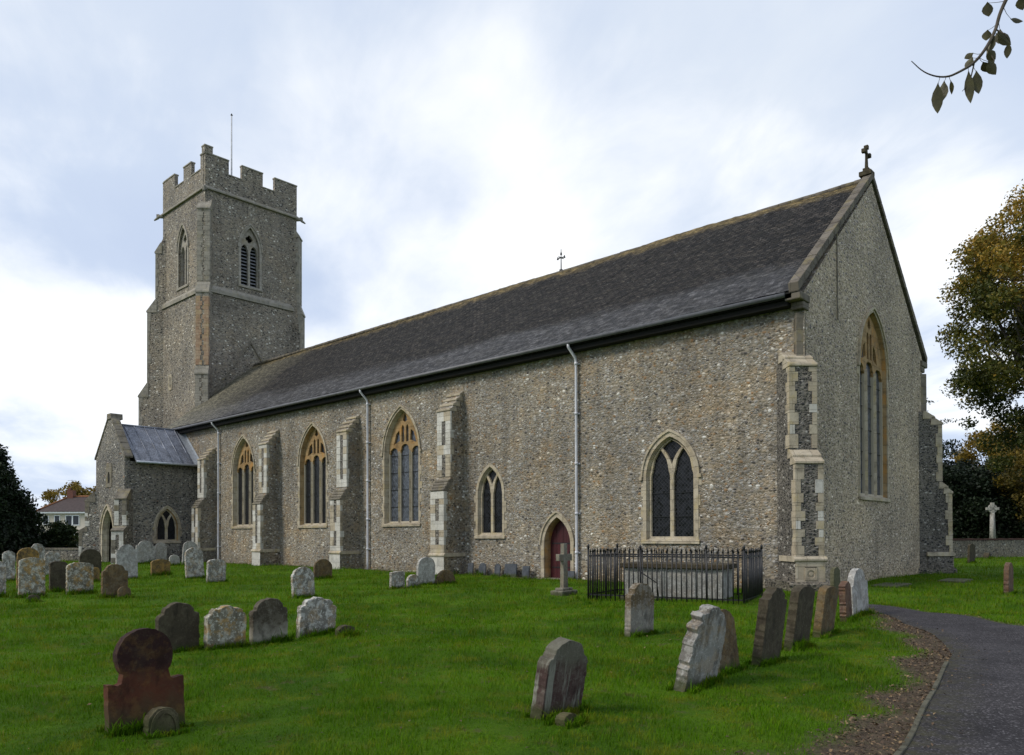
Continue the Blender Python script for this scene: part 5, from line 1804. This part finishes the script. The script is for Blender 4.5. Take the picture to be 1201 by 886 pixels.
mb = MB(); mb.box(-4.6, 6.6, -.36, -.28, 4.75, 4.97); mb.build('fascia', [M['white_paint']], house)
for (a, b_, z0, z1, npn) in ((-2.3, -1.5, 3.2, 4.5, 1), (-.75, 1.15, 3.1, 4.5, 2), (.55, 2.6, .35, 1.55, 3), (-3.9, -3.0, 3.2, 4.4, 1)):
    mb = MB()
    fr = ((0, 0, 0), (1, 0, 0), (0, 0, 1), (0, -1, 0))
    ww = (b_-a)/npn
    hs = [[(a + ww*k + .09, z0 + .1), (a + ww*(k+1) - .09, z0 + .1), (a + ww*(k+1) - .09, z1 - .1), (a + ww*k + .09, z1 - .1)] for k in range(npn)]
    mb.plate(fr, [(a, z0), (b_, z0), (b_, z1), (a, z1)], hs, -.02, .06, 0)
    wo = mb.build('window', [M['white_paint']], house)
    mb = MB(); mb.plate(fr, [(a + .03, z0 + .03), (b_ - .03, z0 + .03), (b_ - .03, z1 - .03), (a + .03, z1 - .03)], (), .005, .015, 0)
    mb.build('pane', [M['win_dark']], wo)
mb = MB(); mb.box(2.5, 3.5, -.06, -.002, 2.6, 4.7); mb.build('hung_tile_panel', [M['brick']], house)
mb = MB(); mb.box(-.4, 3.6, -.9, -.002, 1.75, 1.95); mb.box(-.3, -.2, -.85, -.75, 0, 1.75); mb.build('canopy', [M['white_paint']], house)

# ------------------------------------------------------------------ boundary walls
def wallrun(a, b_, h, label, cap, t=.35, matn='flint_tower'):
    a, b_ = Vector((*a, 0)), Vector((*b_, 0))
    L = (b_-a).length
    e = tag(empty('boundary_wall', a, math.atan2((b_-a).y, (b_-a).x)), label, 'wall')
    mb = MB(); mb.box(0, L, -t/2, t/2, -.2, h); mb.build('masonry', [M[matn]], e)
    mb = MB()
    x = 0
    while x < L:
        mb.box(x + .004, min(L, x + .22) - .004, -t/2 - .04, t/2 + .04, h, h + .12 + random.uniform(-.01, .01)); x += .225
    mb.build('coping', [M[cap]], e, merge=False)
M['coping_brick'] = simple('dull_brick_coping', (.085, .042, .034), .9, nscale=5, var=.4)
wallrun((-7.6, 26.0), (4.5, 57.0), 1.16, 'low flint wall with a dull red brick top beyond the lawn on the right', 'coping_brick')
wallrun((-56, -12.2), (-43.2, -2.85), .72, 'low grey churchyard wall between the yew and the porch', 'limestone_grey', matn='flint_porch')
# memorial cross behind the right-hand wall
mc = tag(empty('memorial_cross', (-6.65, 59.15, 0), R(40)), 'tall pale wheel headed memorial cross beyond the far wall', 'memorial cross')
mb = MB(); mb.box(-.7, .7, -.7, .7, -.1, .35); mb.box(-.45, .45, -.45, .45, .348, .8); mb.build('steps', [SM['white']], mc, bevel=.02)
mb = MB()
mb.tube([(0, 0, .78), (0, 0, 3.5)], [.27, .19], 4)
mb.box(-.13, .13, -.12, .12, 3.3, 4.45); mb.box(-.55, .55, -.12, .12, 3.78, 4.02)
o36 = [(.40*math.cos(2*math.pi*k/24), 3.9 + .40*math.sin(2*math.pi*k/24)) for k in range(24)]
i36 = [(.27*math.cos(2*math.pi*k/24), 3.9 + .27*math.sin(2*math.pi*k/24)) for k in range(24)]
ring(mb, ((0, 0, 0), (1, 0, 0), (0, 0, 1), (0, -1, 0)), i36, o36, -.08, .08)
mb.build('shaft', [SM['white']], mc)
ob = headstone(-2.35, 35.0, .9, .38, .3, 'mound', 'dark', 0, 0, 'low dark humped gravestone in front of the far wall', idx=77)

# ------------------------------------------------------------------ overhanging twig, part of a tree beside the photographer
e = tag(empty('overhanging_tree', (13.6, -15.6, 0)), 'branch tip with drooping olive leaves hanging in at the top right', 'tree')
O = Vector((13.6, -15.6, 0))
mb = MB()
mb.tube([Vector((0, 0, -.2)), Vector((.05, 0, 1.5)), Vector((0, .1, 3.6)), Vector((-.2, 0, 6)), Vector((-.1, .2, 9))], [.34, .24, .2, .14, .05], 10)
mb.build('trunk', [M['bark']], e)
mb = MB()
tw = [Vector(p) - O for p in ((7.64, -17.58, 4.05), (7.68, -17.53, 4.0), (7.73, -17.49, 3.97), (7.78, -17.45, 3.965), (7.82, -17.42, 3.985), (7.88, -17.35, 4.04), (7.93, -17.31, 4.12), (7.965, -17.27, 4.22), (7.98, -17.26, 4.30), (8.02, -17.24, 4.40), (8.15, -17.2, 4.62), (8.5, -17.05, 5.0), (9.3, -16.8, 5.35), (10.6, -16.4, 5.3), (12.2, -15.9, 4.9), (13.5, -15.6, 4.3))]
def smooth3(P, r, k=2):
    for _ in range(k):
        Q, q = [P[0]], [r[0]]
        for a, b_, ra_, rb_ in zip(P[:-1], P[1:], r[:-1], r[1:]):
            Q += [a.lerp(b_, .25), a.lerp(b_, .75)]; q += [ra_*.75 + rb_*.25, ra_*.25 + rb_*.75]
        Q.append(P[-1]); q.append(r[-1])
        P, r = Q, q
    return P, r
tw, twr = smooth3(tw, [.002, .003, .004, .005, .006, .0075, .008, .0085, .009, .010, .011, .018, .03, .045, .065, .09])
mb.tube(tw, twr, 7)
side = [((7.88, -17.35, 4.04), (7.86, -17.36, 3.94), (7.83, -17.38, 3.90)), ((7.965, -17.27, 4.22), (8.0, -17.25, 4.19), (8.02, -17.23, 4.15)), ((7.93, -17.31, 4.12), (7.96, -17.29, 4.05), (7.95, -17.29, 3.99))]
for s_ in side:
    mb.tube([Vector(q) - O for q in s_], [.004, .003, .0015], 5)
mb.build('branch', [M['bark']], e)


def leafshape(mb, p, d, L, w, nrm, curl=.25):
    p, d = Vector(p), Vector(d).normalized()
    n_ = Vector(nrm).normalized()
    s = d.cross(n_).normalized()
    n_ = s.cross(d)
    pr = [(0, 0), (.12, .28), (.3, .78), (.5, 1), (.7, .82), (.88, .4), (1, 0)]
    vs, fs = [], []
    for f, ww in pr:
        c = p + d*L*f - n_*curl*L*(f*f)*.5
        vs += [c + s*w*ww*.5 - n_*-.12*w*ww, c, c - s*w*ww*.5 - n_*-.12*w*ww]
    for k in range(len(pr)-1):
        a = 3*k
        fs += [(a, a+3, a+4, a+1), (a+1, a+4, a+5, a+2)]
    mb.add(vs, fs, 0, True)


M['twig_leaf'] = simple('olive_twig_leaf', (.055, .048, .012), .5, nscale=20, var=.4, bstr=.3)
# leaves: pixel-free world positions beside the twig, hanging mostly downward
Lv = [((7.74, -17.48, 3.94), (7.73, -17.46, 3.79), 0.085, 0.3), ((7.76, -17.44, 3.96), (7.74, -17.43, 3.85), 0.05, 0.9), ((7.79, -17.44, 3.95), (7.79, -17.41, 3.89), 0.022, 1.1), ((7.86, -17.38, 4.0), (7.86, -17.35, 3.84), 0.04, 0.4), ((7.89, -17.35, 4.0), (7.89, -17.32, 3.89), 0.06, 0.2), ((7.87, -17.31, 4.12), (7.83, -17.32, 4.1), 0.03, 0.5), ((7.87, -17.33, 4.09), (7.84, -17.34, 4.03), 0.035, 0.6), ((7.92, -17.23, 4.26), (7.91, -17.22, 4.21), 0.04, 0.4), ((7.94, -17.33, 4.04), (7.96, -17.28, 3.98), 0.05, 0.2), ((7.91, -17.3, 4.06), (7.92, -17.26, 4.02), 0.035, 0.5), ((7.96, -17.28, 4.19), (7.93, -17.28, 4.1), 0.035, 0.8), ((7.97, -17.24, 4.22), (8.01, -17.18, 4.16), 0.055, 0.3), ((8.01, -17.21, 4.16), (8.0, -17.19, 4.09), 0.03, 0.6), ((7.94, -17.32, 4.1), (7.96, -17.28, 4.06), 0.04, 0.3), ((7.92, -17.23, 4.41), (7.92, -17.21, 4.34), 0.055, 0.2), ((8.01, -17.16, 4.31), (8.05, -17.09, 4.31), 0.025, 0.3), ((7.97, -17.19, 4.26), (7.96, -17.18, 4.19), 0.04, 0.5), ((8.06, -17.16, 4.41), (8.06, -17.13, 4.35), 0.05, 0.2), ((7.92, -17.26, 4.13), (7.94, -17.22, 4.08), 0.03, 0.2)]
for (p, q, wf, tw_) in Lv:
    p, q = Vector(p), Vector(q)
    mb = MB()
    L = (q-p).length
    near = min(tw, key=lambda t_: (t_ + O - p).length)
    if (near + O - p).length < .35:
        mb.tube([near, (near + p - O)/2 + Vector((0, 0, -.006)), p - O + (q-p)*.1], [.0016, .0013, .001], 5)
    v = Vector((-.68, .73, 0))
    n_ = (v*math.cos(tw_) + Vector((.73, .68, 0))*math.sin(tw_))
    leafshape(mb, p - O, q - p, L*1.05, min(wf*1.2, .058), n_, .15)
    mb.build('leaf', [M['twig_leaf']], e, merge=False, recalc=False)
rng = np.random.default_rng(3)
C = np.array([[-3.2, -.9, 6.1], [-2.0, -.5, 6.5], [-1, 0, 8], [.8, .6, 8.5], [0, -.6, 9.5], [1.6, -.6, 7], [-.5, 1.2, 7.4]])
Vv, Fv, rn = leaf_cloud(C, np.full((7, 3), .9), 2600, .05, np.full(7, .4))
fast_mesh('crown', Vv, Fv, [M['oak_leaf']], {'rnd': ('POINT', rn)}, e)

# ------------------------------------------------------------------ grass and fallen leaves
def grassmat():
    m, g = mat('grass_blades')
    a = g('Attribute', attribute_name='rnd').outputs['Fac']
    P = g('TexCoord').outputs['Object']
    c = g.ramp(a, [(0, (.046, .115, .002)), (.45, (.074, .178, .003)), (.8, (.105, .21, .004)), (.93, (.16, .20, .012)), (1, (.28, .23, .06))])
    c = g.mix(g.ramp(g.noise(P, .55, 6, .6), [(.38, .6), (.60, 0.0)]), c, (.034, .085, .003))
    c = g.mix(g.ramp(g.noise(P, 2.6, 6, .7), [(.50, 0.0), (.64, .8)]), c, (.18, .19, .014))
    c = g.mix(g.ramp(g.noise(g.mapping(P, (1, 1, 1), (7, 2, 0)), 3.3, 5, .7), [(.58, 0.0), (.66, .7)]), c, (.16, .135, .05))
    b1 = g('BsdfPrincipled', {'Base Color': c, 'Roughness': .8, 'Specular IOR Level': .06})
    b2 = g('BsdfTranslucent', {'Color': c})
    mx = g('MixShader', {0: .3, 1: b1.outputs[0], 2: b2.outputs[0]})
    g('OutputMaterial', {'Surface': mx.outputs[0]})
    return m


rng = np.random.default_rng(77)
camx, camy = 8.8178, -21.9415
fwd = np.array([-math.sin(yaw), math.cos(yaw)]); rgt = np.array([math.cos(yaw), math.sin(yaw)])
PX, PY_, SZ = [], [], []
for d0, d1, dens, sz in ((4.2, 8, 2300, .045), (8, 12, 1250, .055), (12, 18, 520, .075), (18, 30, 190, .10), (30, 52, 45, .14)):
    area = .5*(d1*d1 - d0*d0)*1.42
    n = int(area*dens)
    d = np.sqrt(rng.random(n)*(d1*d1-d0*d0) + d0*d0)
    u = (rng.random(n)*1.42 - .71)*d
    PX.append(camx + fwd[0]*d + rgt[0]*u); PY_.append(camy + fwd[1]*d + rgt[1]*u)
    SZ.append(np.full(n, sz))
gx, gy, gs = map(np.concatenate, (PX, PY_, SZ))
# taller tufts round the foot of every stone
for (x, y, w, t) in stone_xy:
    dd = math.hypot(x-camx, y-camy)
    n = int(min(900, 9000/dd)*w*1.4)
    a = rng.random(n)*2 - 1
    sx = np.where(rng.random(n) < .6, t/2 + .03 + .06*rng.random(n), -t/2 - .03 - .05*rng.random(n))
    gx = np.concatenate([gx, x + sx]); gy = np.concatenate([gy, y + a*(w/2 + .05)])
    gs = np.concatenate([gs, np.full(n, .055 + .0022*dd)*(.9 + .7*rng.random(n))])
ok = ~inside(PATHPOLY, gx, gy)
ok &= ~((gx < .05) & (gx > -42.4) & (gy > -.05) & (gy < 12))
ok &= ~((gx < -38.2) & (gx > -50) & (gy > -4.6) & (gy < 10))
dm = dirt_mask(gx, gy)
ok &= rng.random(len(gx)) > dm*1.05
for bx in (-36.36, -29.08, -21.80, -14.62):
    ok &= ~((np.abs(gx-bx) < .45) & (gy > -1.15))
gx, gy, gs = gx[ok], gy[ok], gs[ok]
cl = .78 + .55*np.clip(cnoise(gx, gy, 2.2) + .6*cnoise(gx+3, gy, 6.5), -1, 1.3)
n = len(gx)
H = gs*cl*(.55 + .75*rng.random(n))*np.where(rng.random(n) < .03, 1.8, 1.0)
ang = rng.random(n)*2*np.pi
ln = (.25 + .75*rng.random(n))*H
wd = np.maximum(.0022, gs*.055)*(.7 + .6*rng.random(n))
base = np.stack([gx, gy, gz(gx, gy) - .004], 1)
sd = np.stack([np.cos(ang), np.sin(ang), np.zeros(n)], 1)
ld = np.stack([-np.sin(ang), np.cos(ang), np.zeros(n)], 1)
up = np.array([0, 0, 1.0])
mid = base + up*(H*.62)[:, None] + ld*(ln*.35)[:, None]
tip = base + up*H[:, None] + ld*ln[:, None]
Vg = np.stack([base - sd*wd[:, None], base + sd*wd[:, None], mid + sd*wd[:, None]*.75, mid - sd*wd[:, None]*.75, tip], 1).reshape(-1, 3)
b5 = np.arange(n)*5
Ft = np.concatenate([np.stack([b5, b5+1, b5+2], 1), np.stack([b5, b5+2, b5+3], 1), np.stack([b5+3, b5+2, b5+4], 1)])
rn = np.clip(rng.beta(2.2, 2.4, n) + .12*cnoise(gx, gy, 1.3), 0, 1)
gr = fast_mesh('grass', Vg, Ft, [grassmat()], {'rnd': ('POINT', np.repeat(rn, 5))})
tag(gr, 'short green grass over the whole churchyard', 'grass', kind='stuff')
print('blades', n)

# fallen leaves in the bare strip, a few on path and lawn
M['litter'] = leafmat('fallen_leaves', [(0, (.035, .022, .014)), (.5, (.085, .055, .032)), (.8, (.15, .095, .05)), (1, (.26, .18, .09))], trans=0)
n = 70000
t = rng.random(n)
Lx = 3 + 5*rng.random(n); Ly = -17.5 + 14*rng.random(n)
dmk = dirt_mask(Lx, Ly)
k = (rng.random(n) < dmk) & ((~inside(PATHPOLY, Lx, Ly)) | (rng.random(n) < .05))
sx, sy_ = Lx[k], Ly[k]
n2 = 800
ex = camx + fwd[0]*rng.uniform(5, 16, n2) + rgt[0]*rng.uniform(-6, 5, n2)
ey = camy + fwd[1]*rng.uniform(5, 16, n2) + rgt[1]*rng.uniform(-6, 5, n2)
fx, fy = np.concatenate([sx, ex]), np.concatenate([sy_, ey])
n = len(fx)
P = np.stack([fx, fy, gz(fx, fy) + .012 + .02*rng.random(n)], 1)
nor = np.stack([rng.normal(0, .35, n), rng.normal(0, .35, n), np.ones(n)], 1); nor /= np.linalg.norm(nor, axis=1)[:, None]
tt = np.cross(nor, rng.normal(size=(n, 3))); tt /= np.linalg.norm(tt, axis=1)[:, None]
bb = np.cross(nor, tt)
s = (.007 + .017*rng.random(n)**2)[:, None]
Vl = np.stack([P - tt*s, P + bb*s*.6 + nor*s*.25, P + tt*s, P - bb*s*.6 + nor*s*.25], 1).reshape(-1, 3)
lt = fast_mesh('leaf_litter', Vl, np.arange(4*n).reshape(n, 4), [M['litter']], {'rnd': ('POINT', np.repeat(rng.random(n), 4))})
tag(lt, 'brown fallen leaves and scraps beside the path', 'fallen leaves', kind='stuff')
